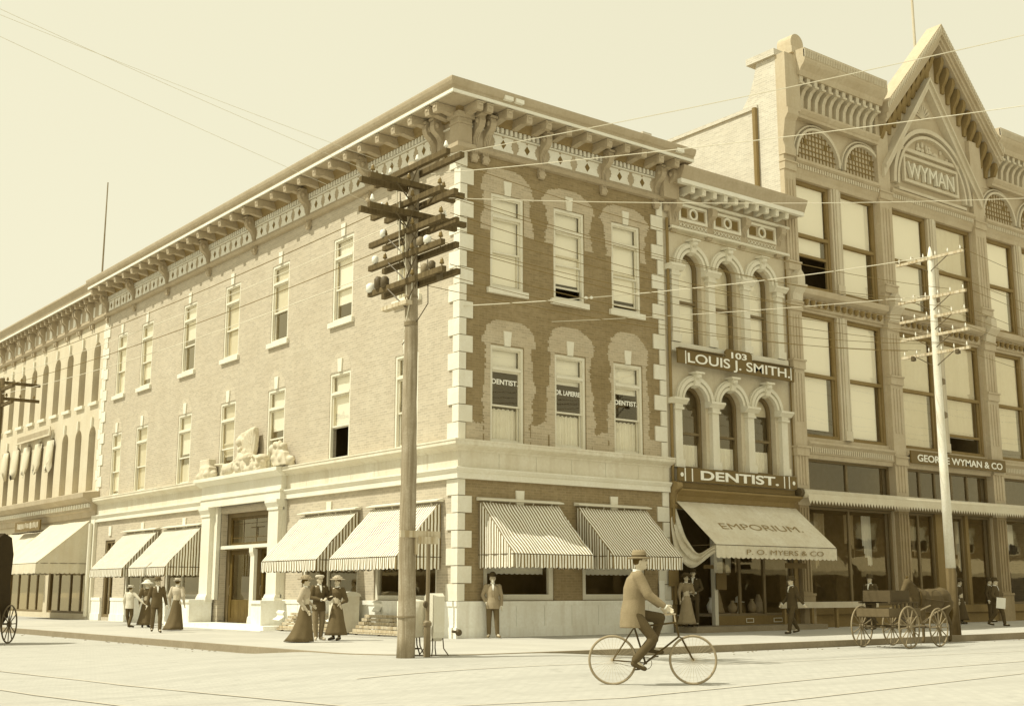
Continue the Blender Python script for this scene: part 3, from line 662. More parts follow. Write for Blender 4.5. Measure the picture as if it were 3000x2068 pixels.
# long rolled awning of the department store
r=empty('rolled_awning',(21,-.4,4.6),0,'long narrow rolled white awning with toothed edge across the big store front','awning')
m=MB(); m.tube([(14.1,-.45,4.68),(34.5,-.45,4.68)],.15,10); m.build('canvas_roll',CANV,r,smooth=True)
m=MB(); u=14.15
while u<34.4: m.quad((u,-.6,4.66),(u+.17,-.6,4.66),(u+.17,-.62,4.45),(u+.085,-.62,4.3),(u,-.62,4.45)); u+=.17
m.build('toothed_valance',CANV,r)
m=MB(); m.tube([(13.95,-.35,4.7),(14.2,-.35,4.7)],.16,8); m.build('bracket',IRON,r)
# ================================================================ narrow arched building
nb=empty('narrow_building',(11.1,0,.16),0,'narrow three bay cream building with round arched windows and small bracketed cornice','building')
A3=[9.32,11.03,12.76]; r3=.53
hs=[(x-r3,x+r3,9.28,12.4,1) for x in A3]+[(x-.55,x+.55,5.24,7.95,1) for x in A3]+[(8.28,13.95,.3,3.95)]
m=MB(); wall(m,FR,UR,14.115,.0,14.5,hs,0,.34); m.quad((UR,14,0),(UR,14,14.5),(14.115,14,14.5),(14.115,14,0))
w3=m.build('wall',CREAM,nb)
MB().quad((UR,0,14.5),(14.115,0,14.5),(14.115,14,14.5),(UR,14,14.5)).build('roof',ROOF,nb)
m=MB()
for z in(4.6,9.0,13.3): m.box(ID,UR+.15,14.05,.36,13.9,z,z+.1)
m.box(ID,UR+.15,14.05,1.7,1.8,4.7,13.3); m.box(ID,UR+.15,14.05,4.0,4.1,.2,4.6); m.box(ID,UR+.12,UR+.2,.36,4,.2,13.3).box(ID,14.0,14.05,.36,4,.2,13.3).box(ID,8.25,14.0,.36,4,.18,.2)
m.build('interior',ROOM,nb)
def archwin(par,F,um,r,z0,z1,meet,blind,curtain,fm=FRAMED,w=-.2):
    zs=z1-r; m=MB(); O=archpts(um,zs,r-.01); I=archpts(um,zs,r-.11); m.strip(F,O,I,w-.12,w)
    m.box(F,um-r+.01,um-r+.11,w-.12,w,z0,zs).box(F,um+r-.11,um+r-.01,w-.12,w,z0,zs).box(F,um-r+.11,um+r-.11,w-.12,w,z0,z0+.1).box(F,um-r+.11,um+r-.11,w-.13,w-.01,meet-.04,meet+.04)
    o=m.build('arched_window',fm,par)
    g=MB(); P=[(um-r+.1,z0+.1),(um+r-.1,z0+.1)]+archpts(um,zs,r-.1); g.quad(*[F(a,w-.07,b) for a,b in P]); g.build('pane',GLASS,o)
    if blind:
        zb=z1-(z1-z0)*blind; b=MB(); rr=r-.06
        P=[(um-rr,zb),(um+rr,zb)]+([q for q in archpts(um,zs,rr) if q[1]>zb]); b.quad(*[F(a,w-.135,c_) for a,c_ in P]); b.build('blind',BLIND if random.random()<.5 else BLIND2,o)
    if curtain:
        q=MB(); n=30; a,b=um-r+.1,um+r-.1; zc=z0+(z1-z0)*curtain
        for i in range(n):
            x0=a+(b-a)*i/n; x1=a+(b-a)*(i+1)/n; f=lambda i:w-.135+.015*math.sin(i*1.3)
            q.quad(F(x0,f(i),z0+.1),F(x1,f(i+1),z0+.1),F(x1,f(i+1),zc),F(x0,f(i),zc))
        q.build('curtain',CURT,o,smooth=True)
    return o
def ring(m,F,um,zs,r0,r1,w0,w1,n=20): m.strip(F,archpts(um,zs,r1,n),archpts(um,zs,r0,n),w0,w1)
for k,x in enumerate(A3):
    archwin(nb,FR,x,r3,9.28,12.4,10.75,.96,0); archwin(nb,FR,x,.55,5.24,7.95,6.4,[0,0,.25][k],.3)
    for zs,rr in((12.4-r3,r3),(7.95-.55,.55)):
        m=MB(); ring(m,FR,x,zs,rr,rr+.1,0,.14); ring(m,FR,x,zs,rr+.1,rr+.15,0,.09); ring(m,FR,x,zs,rr+.15,rr+.27,0,.17); ring(m,FR,x,zs,rr+.27,rr+.33,0,.11)
        a=m.build('archivolt',CREAML,nb)
        z=zs+rr; m=MB().prism(FR,[(0,z-.08),(.2,z-.02),(.24,z+.1),(.2,z+.2),(.3,z+.3),(.3,z+.36),(0,z+.36)],x-.11,x+.11); m.box(FR,x-.2,x+.2,0,.36,z+.36,z+.42); m.ell(FR(x+.0,.26,z+.27),(.13,.1,.08),10,6); m.build('keystone',CREAML,a)
for x in(8.47,10.175,11.895,13.61):
    for z0_,z1_ in((9.3,11.5),(5.25,7.1)):
        m=MB().box(FR,x-.155,x+.155,0,.16,z0_,z1_).box(FR,x-.2,x+.2,0,.22,z1_+.0,z1_+.07).box(FR,x-.17,x+.17,0,.19,z1_+.07,z1_+.17).prism(FR,[(0,z1_+.17),(.2,z1_+.17),(.3,z1_+.27),(.33,z1_+.29),(.33,z1_+.36),(0,z1_+.36)],x-.33,x+.33)
        m.box(FR,x-.2,x+.2,0,.2,z0_,z0_+.25); m.build('pilaster',CREAML,nb)
MB().box(FR,8.25,13.95,0,.16,9.0,9.28).build('sill_band',CREAML,nb)
MB().tube([(8.2,-.1,1),(8.2,-.1,13.4)],.05,8).build('downpipe',WYD,nb)
MB().tube([(14.12,-.06,5.3),(14.12,-.06,13.2)],.03,6).build('downpipe',DARKP,nb)
# its cornice
c3=MB().prism(FR,[(0,14.5),(.72,14.5),(.74,14.58),(.8,14.72),(.9,14.92),(.92,15.02),(0,15.06)],8.25,14.45).build('cornice',PAINT,nb)
MB().prism(FR,[(.6,14.46),(.77,14.46),(.77,14.6),(.6,14.6)],8.24,14.4).build('cornice_fillet',PANEL,c3)
MB().box(FR,8.3,14.2,0,.14,13.1,14.5).build('frieze',PAINT,c3)
MB().box(FR,8.3,14.2,0,.26,14.05,14.14).box(FR,8.3,14.2,0,.22,13.08,13.16).build('fillet',CREAML,c3)
for i in range(10): modill(FR,8.86+i*.523,c3,z=14.36,w0=.14,w1=.7,th=.17,mt=CREAML if i>=0 else None)
for u in(8.52,10.2,11.87,13.72): console(FR,u,c3,z0=12.98,z1=14.05,w=.42,th=.24,mt=PAINT)
m=MB(); d=MB(); x_=MB()
for a,b in((8.7,10.05),(10.35,11.72),(12.03,13.55)):
    frame(m,FR,a,b,13.4,14.0,.09,.14,.18); c_=(a+b)/2
    ring(m,FR,c_,13.7,.13,.2,.14,.2,16); 
    for q in range(16): pass
    m.strip(FR,archpts(c_,13.7,.2,12,PI,2*PI),archpts(c_,13.7,.13,12,PI,2*PI),.14,.2)
    d.box(FR,a+.14,c_-.27,.14,.15,13.55,13.86).box(FR,c_+.27,b-.14,.14,.15,13.55,13.86).plate(FR,archpts(c_,13.7,.12,12,0,2*PI)[:-1],.14,.15)
    n=int((b-a)/.16)
    for i in range(n):
        u=a+(b-a)*i/n; e=(b-a)/n
        x_.plate(FR,[(u,13.2),(u+.03,13.2),(u+e,13.34),(u+e-.03,13.34)],.14,.165); x_.plate(FR,[(u+e,13.2),(u+e-.03,13.2),(u,13.34),(u+.03,13.34)],.14,.17)
each(m,'panel_frame',CREAML,c3); each(d,'panel_recess',DARKP,c3); x_.build('lattice',CREAML,c3)
# ground floor of the narrow shop
m=MB().prism(FR,[(0,4.2),(.12,4.2),(.14,4.35),(.3,4.45),(.42,4.5),(.42,4.56),(0,4.6)],8.25,14.1).box(FR,8.1,14.15,0,.1,3.95,4.2).box(FR,8.25,14.05,0,.2,4.6,4.78)
m.build('shop_cornice',WYD,nb)
console(FR,8.22,nb,z0=3.95,z1=4.78,w=.4,th=.22,mt=PAINTD); console(FR,14.1,nb,z0=3.95,z1=4.78,w=.4,th=.22,mt=PAINTD)
m=MB(); 
for a,b in((8.07,8.28),(13.93,14.12)): m.box(FR,a,b,0,.06,.16,3.95)
m.build('shop_pier',WYD,nb)
MB().box(FR,8.1,14.3,-.1,1.05,.0,.335).build('doorstep',KERB,nb)
m=MB().box(FR,10.2,13.9,-.3,.0,.33,.62).box(FR,8.9,10.1,-1.2,-.9,.33,.62)
bk=m.build('bulkhead',mat('bulkhead_paint',.24,.1,2,streak=.2),nb)
for u,a in((11.66,.18),(13.05,.22)):
    m=MB(); frame(m,FR,u-a,u+a,.4,.54,.02,0,.02); m.build('cellar_vent',CREAML,bk)
shopwin(nb,FR,10.15,13.92,.62,3.9,mul=(11.3,12.5),fm=FRAMED,t=.06,w=-.02)
m=MB().box(FR,10.05,10.2,-.15,0,.33,3.95).box(FR,8.3,10.1,-1.1,-1.0,.6,.66); m.build('shop_mullion',CREAML,nb)
# shop signs
sg=empty('shop_sign',(11.1,-.3,8.75),-.0,'brown signboard with cream shopkeeper name and number 103 on a raised tab','sign')
P=[(8.28,8.56),(13.95,8.5),(13.98,8.97),(11.8,8.99),(11.8,9.18),(11.7,9.27),(10.6,9.27),(10.5,9.18),(10.5,9.0),(8.26,9.02)]
MB().plate(FR,P,.32,.38).build('board',SIGNB,sg)
text('LOUIS J. SMITH.',.44,FR,8.72,.385,8.62,LETT,sg,'lettering',.012,.004,width=5.0)
text('103',.28,FR,10.78,.385,8.985,LETT,sg,'number',.012,.006,width=.75)
m=MB()
for u in(8.62,13.78): m.box(FR,u-.02,u+.02,.38,.39,8.55,8.98)
m.build('stripe',LETT,sg); MB().box(FR,8.3,10.45,.26,.44,9.03,9.06).box(FR,11.85,13.9,.26,.44,9.0,9.03).build('top_rail',FRAMED,sg)
sg=empty('shop_sign',(11.0,-.3,5.0),0,'brown signboard reading DENTIST above the weathered shop awning','sign')
MB().box(FR,8.2,13.9,.28,.34,4.79,5.22).build('board',SIGNB,sg)
text('DENTIST.',.4,FR,9.2,.345,4.88,LETT,sg,'lettering',.012,.01,width=3.75)
m=MB()
for u in(8.5,8.82,13.25,13.5): m.box(FR,u-.022,u+.022,.34,.35,4.8,5.21)
for u,s in((8.36,1),(13.74,-1)): m.plate(FR,archpts(u,5.0,.07,8,0,2*PI)[:-1],.34,.35)
m.build('stripe',LETT,sg)
def board(name,F,a,b,z0,z1,w,label,mt,lines=(),lm=None):
    o=MB().box(F,a,b,w,w+.03,z0,z1).build(name,mt,None,loc=F((a+b)/2,w,(z0+z1)/2)); props(o,label,'sign')
    for s,z,h in lines: text(s,h,F,a+.05,w+.032,z,lm or LETT,o,'lettering',.003,.0,width=(b-a)-.1)
    return o
board('hanging_sign',FR,12.2,13.25,2.13,2.3,1.1,'small dark signboard hanging on cords under the weathered awning',SIGNB)
MB()
board('hanging_sign',FR,9.45,9.9,2.1,2.22,.1,'small dark plate hanging in the shop doorway behind the couple',SIGNB)
board('notice_board',FR,10.05,10.52,1.45,1.97,.06,'dark notice board with faint lettering on the post of the shop entrance',SIGNB)
board('notice_board',FR,7.88,8.3,1.55,2.05,.12,'weathered brown notice on the pier left of the waiting couple',WYD)
board('poster',FR,7.52,7.75,1.12,1.72,.05,'pale paper bill pasted on the last brick pier above the plinth',PAPER)
# goods in the shop window
gd=[(10.45,.5,'vase','pale vase standing at the left of the shop window display'),(10.9,.75,'draped_cloth','tall heap of white cloth in the middle of the shop window'),(11.45,.4,'jar','small jar beside the white cloth in the shop window'),(11.9,.55,'hat_stand','hat on a stand in the shop window behind the glass'),(12.4,.45,'vase','round pale bowl vase in the shop window right of the hat'),(12.9,.6,'draped_cloth','grey cloth bundle in the shop window near the walking man')]
for i,(u,h,nm,lb) in enumerate(gd):
    r_=random.Random(i); m=MB(); z=.7; y=.55+.15*(i%2)
    if nm=='draped_cloth':
        rings=[]
        for t in range(8):
            f=t/7; rings.append([(u+(.28-.22*f)*(1+.15*math.sin(5*a+t))*math.cos(a),y+(.2-.15*f)*math.sin(a),z+h*f) for a in [2*PI*q/20 for q in range(20)]])
        m.loft(rings)
    elif nm=='hat_stand': m.lathe((u,y,z),[(.1,0),(.02,.03),(.02,h*.6),(.22,h*.62),(.22,h*.65),(.1,h*.68),(.09,h*.9),(.02,h)],16)
    else: m.lathe((u,y,z),[(.08,0),(.13,h*.2),(.15,h*.5),(.07,h*.8),(.05,h*.9),(.08,h)],16)
    o=m.build(nm,[BLIND,CREAMD,PAINT][i%3],None,smooth=True,loc=(u,y,z)); props(o,lb,nm.replace('_',' '))
    if nm=='x': pass
MB()
o=MB().box(FR,10.2,13.85,-1.3,-.12,.6,.69).build('display_shelf',CREAMD,nb)
m=MB()
for i,u in enumerate((10.55,10.95,11.4)):
    m=MB(); m.quad((u,.35,2.9-.1*i),(u+.3,.35,2.9-.1*i),(u+.28,.36,1.9+.1*i),(u+.03,.36,2.0)); m.tube([(u,.34,2.92-.1*i),(u+.3,.34,2.92-.1*i)],.012,6)
    o=m.build('hanging_cloth',[BLIND,CREAML,CREAMD][i],None,loc=(u,.35,2.5)); props(o,['white cloth hung highest at the left of the shop window','cream cloth hung second in the shop window','tan cloth hung third in the shop window near the dark drapes'][i],'cloth')
# ================================================================ department store
ds=empty('department_store',(23.5,0,.2),0,'tall tan department store with big glass bays, lattice lunettes and a steep carved gable','building')
PIL=[(14.12,14.74),(19.75,20.5),(26.3,27.1),(32.6,33.4)]
BAYS=[(14.74,19.75),(20.5,26.3),(27.1,32.6)]
hs=[]
for a,b in BAYS:
    c_=(a+b)/2
    hs+=[(a,b,.9,4.3),(a,b,4.8,5.95),(a+.03,c_-.3,6.72,11.25),(c_+.3,b-.03,6.72,11.25),(a+.03,c_-.3,12.15,16.2),(c_+.3,b-.03,12.15,16.2)]
m=MB(); wall(m,FR,14.12,33.4,.0,20.2,hs,0,.4)
wd=m.build('wall',WY,ds)
MB().quad((14.12,.0,0),(14.12,18,0),(14.12,18,19.0),(14.12,.9,19.0),(14.12,.9,20.75),(14.12,.0,20.75)).quad((14.12,.9,19),(14.7,.9,19),(14.7,.9,20.75),(14.12,.9,20.75)).quad((33.4,0,0),(33.4,18,0),(33.4,18,19),(33.4,0,20.2)).quad((14.12,18,0),(33.4,18,0),(33.4,18,19),(14.12,18,19)).build('side_wall',WHITEB,ds)
MB().quad((14.12,.3,18.9),(33.4,.3,18.9),(33.4,18,18.9),(14.12,18,18.9)).build('roof',ROOF,ds)
m=MB().box(ID,14.05,14.45,.9,18,18.98,19.12); m.build('coping',WHITEB,ds)
MB().tube([(14.04,1.0,14),(14.04,1.0,19.0)],.1,8).build('flue',WYD,ds)
m=MB()
for z in(4.45,6.2,11.6,16.6): m.box(ID,14.5,33.3,.42,17.9,z,z+.12)
m.box(ID,14.5,33.3,2.2,2.3,4.5,16.6).box(ID,14.5,33.3,4.5,4.6,.2,4.5)
for a,b in PIL[1:3]: m.box(ID,a,b,.42,2.2,4.5,16.6)
m.build('interior',ROOM,ds)
def bigwin(par,a,b,z0,z1,meet,blind,opened=0,grey=None):
    m=MB(); frame(m,FR,a,b,z0,z1,.13,-.24,-.1); m.box(FR,a+.13,b-.13,-.26,-.09,meet-.07,meet+.05)
    m.box(FR,a+.13,a+.22,-.23,-.15,z0+.13,meet-.07).box(FR,b-.22,b-.13,-.23,-.15,z0+.13,meet-.07)
    if opened: m.box(FR,a+.22,b-.22,-.24,-.14,z0+opened,z0+opened+.1)
    o=m.build('window',WYD,par)
    g=MB(); zl=z0+.13+opened; g.quad(FR(a+.1,-.19,zl),FR(b-.1,-.19,zl),FR(b-.1,-.19,z1-.1),FR(a+.1,-.19,z1-.1)); g.build('pane',GLASS,o)
    q=MB(); zb=z1-(z1-z0)*blind; q.box(FR,a+.16,b-.36-.1*random.random(),-.262,-.256,zb,meet+.05).box(FR,a+.16,b-.2,-.25,-.245,meet+.05,z1-.12); q.build('blind',BLIND if random.random()<.5 else BLIND2,o)
    return o
for k,(a,b) in enumerate(BAYS):
    c_=(a+b)/2
    for s,(x0,x1) in enumerate(((a+.03,c_-.3),(c_+.3,b-.03))):
        lo=bigwin(ds,x0,x1,6.72,11.25,9.0,[[.93,.96],[.97,.85],[.9,.9]][k][s],opened=[[0,0],[0,.7],[0,0]][k][s])
        up=bigwin(ds,x0,x1,12.15,16.2,14.15,[[.69,.97],[.97,.97],[.97,.97]][k][s],opened=[[1.2,0],[0,0],[0,0]][k][s])
    # central mullion with mouldings
    m=MB()
    for z0_,z1_ in((6.72,11.25),(12.15,16.2)): m.box(FR,c_-.16,c_+.16,0,.06,z0_,z1_).box(FR,c_-.28,c_-.22,-.1,.03,z0_,z1_).box(FR,c_+.22,c_+.28,-.1,.03,z0_,z1_).box(FR,c_-.19,c_+.19,0,.12,z0_,z0_+.35).box(FR,c_-.07,c_+.07,.06,.1,z0_,z1_)
    m.build('mullion',WYL,ds)
    # cornices between the floors
    m=MB().prism(FR,[(0,11.35),(.08,11.35),(.1,11.7),(.34,11.82),(.38,11.98),(.38,12.02),(0,12.1)],a+.02,b-.02)
    e=m.build('floor_cornice',WY,ds)
    m=MB(); u=a+.2
    while u<b-.25: m.lathe((u+.12,-.17,11.42),[(.02,0),(.07,.06),(.09,.14),(.09,.22)],10); u+=.36
    m.build('cup_ornaments',WYD,e)
    m=MB().prism(FR,[(0,5.95),(.1,5.95),(.14,6.08),(.2,6.12),(.2,6.38),(.3,6.46),(.3,6.52),(0,6.6)],a+.02,b-.02); e=m.build('shop_cornice',WY,ds)
    m=MB(); u=a+.1
    while u<b-.12: m.box(FR,u,u+.055,.2,.25,6.16,6.34); u+=.12
    m.build('dentils',WYL,e)
    m=MB().prism(FR,[(0,16.2),(.06,16.2),(.1,16.35),(.2,16.5),(.2,16.72),(.3,16.8),(.3,16.9),(0,17.0)],a+.02,b-.02); e=m.build('lintel_cornice',WY,ds)
    m=MB(); u=a+.1
    while u<b-.12: m.box(FR,u,u+.07,.2,.25,16.54,16.7); u+=.14
    m.build('dentils',WYL,e)
    # shop windows
    if k!=1:
        o=shopwin(ds,FR,a,b,.9,4.3,mul=(c_,),fm=FRAMED,t=.09,w=-.1); o=shopwin(ds,FR,a,b,4.8,5.95,mul=(c_,),fm=FRAMED,t=.08,w=-.1,name='transom_window')
    else:
        o=shopwin(ds,FR,a,a+1.9,.9,4.3,mul=(a+.95,),fm=FRAMED,t=.09,w=-.1); shopwin(ds,FR,a+2.4,a+3.9,.5,4.3,fm=FRAMED,t=.12,w=-.1,name='shop_door'); shopwin(ds,FR,a+4.1,b,.5,4.3,fm=FRAMED,t=.09,w=-.1)
        shopwin(ds,FR,a,b,4.8,5.95,mul=(a+1.2,a+2.2,a+3.3,a+4.4),fm=FRAMED,t=.08,w=-.1,name='transom_window')
        MB().box(FR,a+1.9,a+2.4,-.3,0,.2,4.3).box(FR,a+3.9,a+4.1,-.3,0,.2,4.3).build('door_pier',WYD,ds)
    MB().box(FR,a,b,-.1,.05,4.3,4.8).build('shop_lintel',FRAMED,ds); MB().box(FR,a,b,-.2,.12,.62,.9).build('shop_sill',WYD,ds); MB().box(FR,a,b,-.2,.03,.1,.62).build('shop_bulkhead',WYD,ds)
for i,(a,b) in enumerate(PIL):
    m=MB(); m.box(FR,a,b,0,.2,4.3,20.2)
    sc_=MB().box(FR,a+.06,b-.06,-.02,.19,.1,4.3)
    wdt=b-a
    for q in(.25,.5,.75): sc_.box(FR,a+wdt*q-.03,a+wdt*q+.03,.19,.225,1.4,4.2)
    for z0_,z1_ in((5.0,6.0),(7.2,8.9),(9.3,11.0),(12.9,16.0)):
        for q in(.25,.5,.75): m.box(FR,a+wdt*q-.03,a+wdt*q+.03,.2,.23,z0_,z1_)
    sc_.box(FR,a,b,0,.25,.1,1.25).box(FR,a-.02,b+.02,0,.28,1.25,1.33); sc_.build('shop_column',FRAMEM,ds)
    for z in(6.0,9.05,11.15,12.6,16.35): m.box(FR,a-.02,b+.02,0,.26,z,z+.28).box(FR,a-.04,b+.04,0,.3,z+.28,z+.34)
    m.build('pilaster',WY,ds)
    m=MB(); um=(a+b)/2; m.prism(FR,[(.2,11.5),(.3,11.5),(.34,11.75),(.55,12.0),(.55,12.05),(.2,12.1)],a+.05,b-.05).plate(FR,[(um-.2,12.05),(um+.2,12.05),(um+.2,12.4),(um,12.6),(um-.2,12.4)],.2,.5); m.build('pilaster_cap',WYL,ds)
# lunettes with lattice screens
def lunette(u,r):
    z=17.05; m=MB(); ring(m,FR,u,z,r,r+.09,0,.16,24); ring(m,FR,u,z,r+.16,r+.22,0,.1,24); o=m.build('lunette_arch',WYL,ds)
    m=MB(); 
    for i in range(-9,10):
        x=i*.2
        if abs(x)<r: m.box(FR,u+x-.017,u+x+.017,.0,.03,z,z+math.sqrt(r*r-x*x))
    for j in range(1,8):
        y=j*.2
        if y<r: hw=math.sqrt(r*r-y*y); m.box(FR,u-hw,u+hw,0,.034,z+y-.017,z+y+.017)
    m.build('lattice',WYD,o)
    MB().plate(FR,[(u-.68,z+.62),(u-.52,z+.62),(u-.52,z+.78),(u-.68,z+.78)],0,.04).plate(FR,[(u+.5,z+.6),(u+.66,z+.6),(u+.66,z+.76),(u+.5,z+.76)],0,.04).build('vent',DARKP,o)
for u in(16.2,19.0,28.4,31.2): lunette(u,1.2)
# attic cornice and corbels
def attic(a,b):
    m=MB().box(FR,a,b,0,.28,18.5,18.62).prism(FR,[(0,18.62),(.3,18.62),(.4,18.75),(.4,18.82),(0,18.86)],a,b).prism(FR,[(0,20.0),(.55,20.0),(.6,20.12),(.62,20.2),(.8,20.4),(.85,20.5),(.85,20.95),(0,21.0)],a,b)
    e=m.build('attic_cornice',WY,ds)
    m=MB(); n=round((b-a)/.42)
    for i in range(n):
        u=a+(b-a)*(i+.5)/n; m.prism(FR,[(0,18.95),(.12,18.95),(.16,19.4),(.28,19.6),(.48,19.72),(.5,20.0),(0,20.0)],u-.09,u+.09).box(FR,u-.12,u+.12,0,.54,19.7,19.78)
    m.build('corbels',WYL,e)
    m=MB(); n=int((b-a)/.1)
    for i in range(n): m.box(FR,a+i*.1,a+i*.1+.05,.8,.875,20.6,20.9)
    m.build('cresting',WYL,e)
attic(14.75,19.75); attic(27.75,33.4)
# steep gable
GX=24.05; GA=24.68
def rake(x0,z0,x1,z1,t,w0,w1,m):
    d=Vector((x1-x0,0,z1-z0)).normalized(); n=Vector((d.z,0,-d.x)) if x1>x0 and z1>z0 else Vector((-d.z,0,d.x)) if x1>x0 else Vector((d.z,0,-d.x))
    if n.z>0: n=-n
    m.plate(FR,[(x0,z0),(x1,z1),(x1,z1+t*1.9),(x0,z0+t*1.9)] if 0 else [(x0,z0),(x1,z1),(x1+0*n.x,z1-t),(x0,z0-t)],w0,w1)
m=MB(); m.plate(FR,[(19.76,18.4),(28.05,18.4),(28.05,20.1),(GX,24.2),(20.0,20.1),(19.76,20.1)],-.02,.02); m.build('gable_wall',WY,ds)
m=MB(); 
for (zt,t,w0,w1) in((0,.32,0,.7),(-.32,.25,0,.6),(-.57,.2,0,.52)):
    for sx in(-1,1):
        x0=GX+sx*(4.1-.02*(zt<0)-.02*(zt<-.5)); m.plate(FR,[(x0,20.25+zt),(GX,GA+zt),(GX,GA+zt-t*1.45),(x0,20.25+zt-t*1.45)],w0,w1)
g=m.build('gable_cornice',WY,ds)
m=MB()
for sx in(-1,1):
    for i in range(40):
        f=i/40; x=GX+sx*4.1*(1-f); z=20.25+(GA-20.25)*f; m.box(FR,x-.03,x+.03,.7,.73,z-.3,z-.06)
m.build('cresting',WYL,g)
m=MB()
for sx in(-1,1):
    for i in range(11):
        f=(i+.4)/11.4; x=GX+sx*4.1*(1-f); z=20.25+(GA-20.25)*f-1.2
        m.prism(FR,[(0,z-.75),(.1,z-.75),(.14,z-.45),(.3,z-.2),(.4,z+.05),(.4,z+.3),(0,z+.3)],x-.1,x+.1)
m.build('corbels',WYD,g)
m=MB()
for sx in(-1,1):
    x0=23.4+sx*3.4; m.plate(FR,[(x0,17.7),(23.4,22.2),(23.4,21.75),(x0+(-sx)*.0,17.25)],0,.32); x0-=sx*.02; m.plate(FR,[(x0,17.62),(23.4,22.1),(23.4,22.24),(x0,17.76)],.01,.42)
m.build('inner_gable',WYL,g)
m=MB(); ring(m,FR,23.45,17.25,2.55,2.72,0,.24,28); ring(m,FR,23.45,17.25,2.3,2.42,0,.2,28); m.box(FR,21.3,25.6,.02,.16,18.75,18.9).box(FR,21.1,25.8,.02,.2,17.0,17.12)
frame(m,FR,21.55,25.35,17.45,18.6,.12,.02,.16); m.build('name_panel',WYL,g)
text('WYMAN',.95,FR,21.85,.09,17.68,LETS,g,'raised_lettering',.14,.0,width=3.2)
m=MB(); rn=random.Random(8)
for i in range(70):
    a=rn.uniform(.15,PI-.15); q=rn.uniform(1.75,2.2)*(1 if i%2 else rn.uniform(.8,1)); x=23.45+q*math.cos(a); z=17.25+q*math.sin(a)
    if z>18.95: m.ell(FR(x,.06,z),(rn.uniform(.05,.12),.07,rn.uniform(.05,.14)),6,4)
for i in range(9): a=PI*(i+1)/10; m.tube([FR(23.2,.05,20.45),FR(23.2+.55*math.cos(a),.07,20.45+.6*math.sin(a))],[.02,.05],6)
m.build('carved_ornament',WYL,g)
# finial block at the left end of the roofline
m=MB().box(FR,14.7,15.25,-.3,.3,20.2,21.1).box(FR,14.6,15.35,-.35,.4,20.9,21.15).plate(FR,[(14.62,21.15),(15.33,21.15)]+archpts(14.975,21.35,.355,12,0,PI),-.3,.35); m.build('finial',WY,ds)
m=MB().box(ID,14.0,14.9,-.05,1.3,20.75,21.0).plate(lambda u,w,z:(-w,u,z),[(.9,19.1),(1.7,19.1),(1.3,19.6),(1.05,20.2),(.9,20.75)],-14.7,-14.125); m.build('parapet_return',WHITEB,ds)
MB().prism(FR,[(0,16.9),(.3,16.9),(.3,17.15),(.22,17.4),(.35,18.2),(.5,18.4),(.5,18.6),(0,18.6)],14.1,14.7).box(FR,14.1,14.9,0,.45,18.6,20.75).build('end_bracket',WY,ds)
sg=empty('shop_sign',(23.4,-.3,6.2),0,'long dark fascia sign with pale store name behind the white pole','sign')
MB().box(FR,20.55,27.0,.3,.36,6.12,6.6).build('board',SIGNB,sg)
text('GEORGE WYMAN & CO',.36,FR,20.95,.365,6.22,LETT,sg,'lettering',.01,.006,width=5.8)
# displays behind the big store glass
dm=MB
for i,(u,h,c_) in enumerate(((15.3,2.6,BLIND),(16.3,2.5,CREAMD),(18.0,2.9,CREAMD),(19.0,2.3,BLIND),(20.9,3.2,CREAML),(21.7,3.0,CREAMD),(25.0,2.8,CREAML),(27.8,3.0,CREAMD),(28.8,2.6,BLIND))):
    m=MB(); n=10
    for j in range(n):
        a0=u+.55*j/n; a1=u+.55*(j+1)/n; k0=.9+.04*math.sin(j*1.9+i); k1=.9+.04*math.sin((j+1)*1.9+i)
        zt=4.15; zb=4.15-h*(.55+.25*math.sin(i*2+j*.25))
        m.quad((a0,k0,zb),(a1,k1,zb),(a1,k1,zt),(a0,k0,zt))
    o=m.build('window_drapery',c_,None,smooth=True,loc=(u,.9,4.1)); props(o,None,'drapery','draperies hanging inside the big store windows')
    o['label']='%s cloth drapery hung inside the big store window, %s from the left'%({BLIND:'white',CREAMD:'tan',CREAML:'cream'}[c_],['first','second','third','fourth','fifth','sixth','seventh','eighth','ninth'][i])
# ================================================================ far left block
fl=empty('arcaded_building',(0,38,.16),0,'pale three storey building with rows of narrow arched windows beyond the brick corner building','building')
FW=[29.5+1.9*i for i in range(11)]
hs=[(x-.45,x+.45,10.1,12.95,1) for x in FW]+[(x-.45,x+.45,5.95,8.95,1) for x in FW]+[(28.6,34.4,.4,4.4),(35,41,.4,4.4),(41.6,48,.4,4.4)]
m=MB(); wall(m,FL,UL+.02,50,0,15.3,hs,0,.5); m.quad((0,50,0),(12,50,0),(12,50,15.3),(0,50,15.3)); m.quad((12,UL,0),(12,50,0),(12,50,15.3),(12,UL,15.3)); m.build('wall',CREAM if 0 else mat('pale_stucco',.62,.05,1,streak=.15),fl)
MB().quad((0,UL,15.28),(12,UL,15.28),(12,50,15.28),(0,50,15.28)).build('roof',ROOF,fl)
m=MB().box(ID,1.9,2.0,UL,50,.2,15.2)
for z in(4.8,9.4,13.6): m.box(ID,.3,2,UL+.1,50,z,z+.1)
m.build('interior',ROOM,fl)
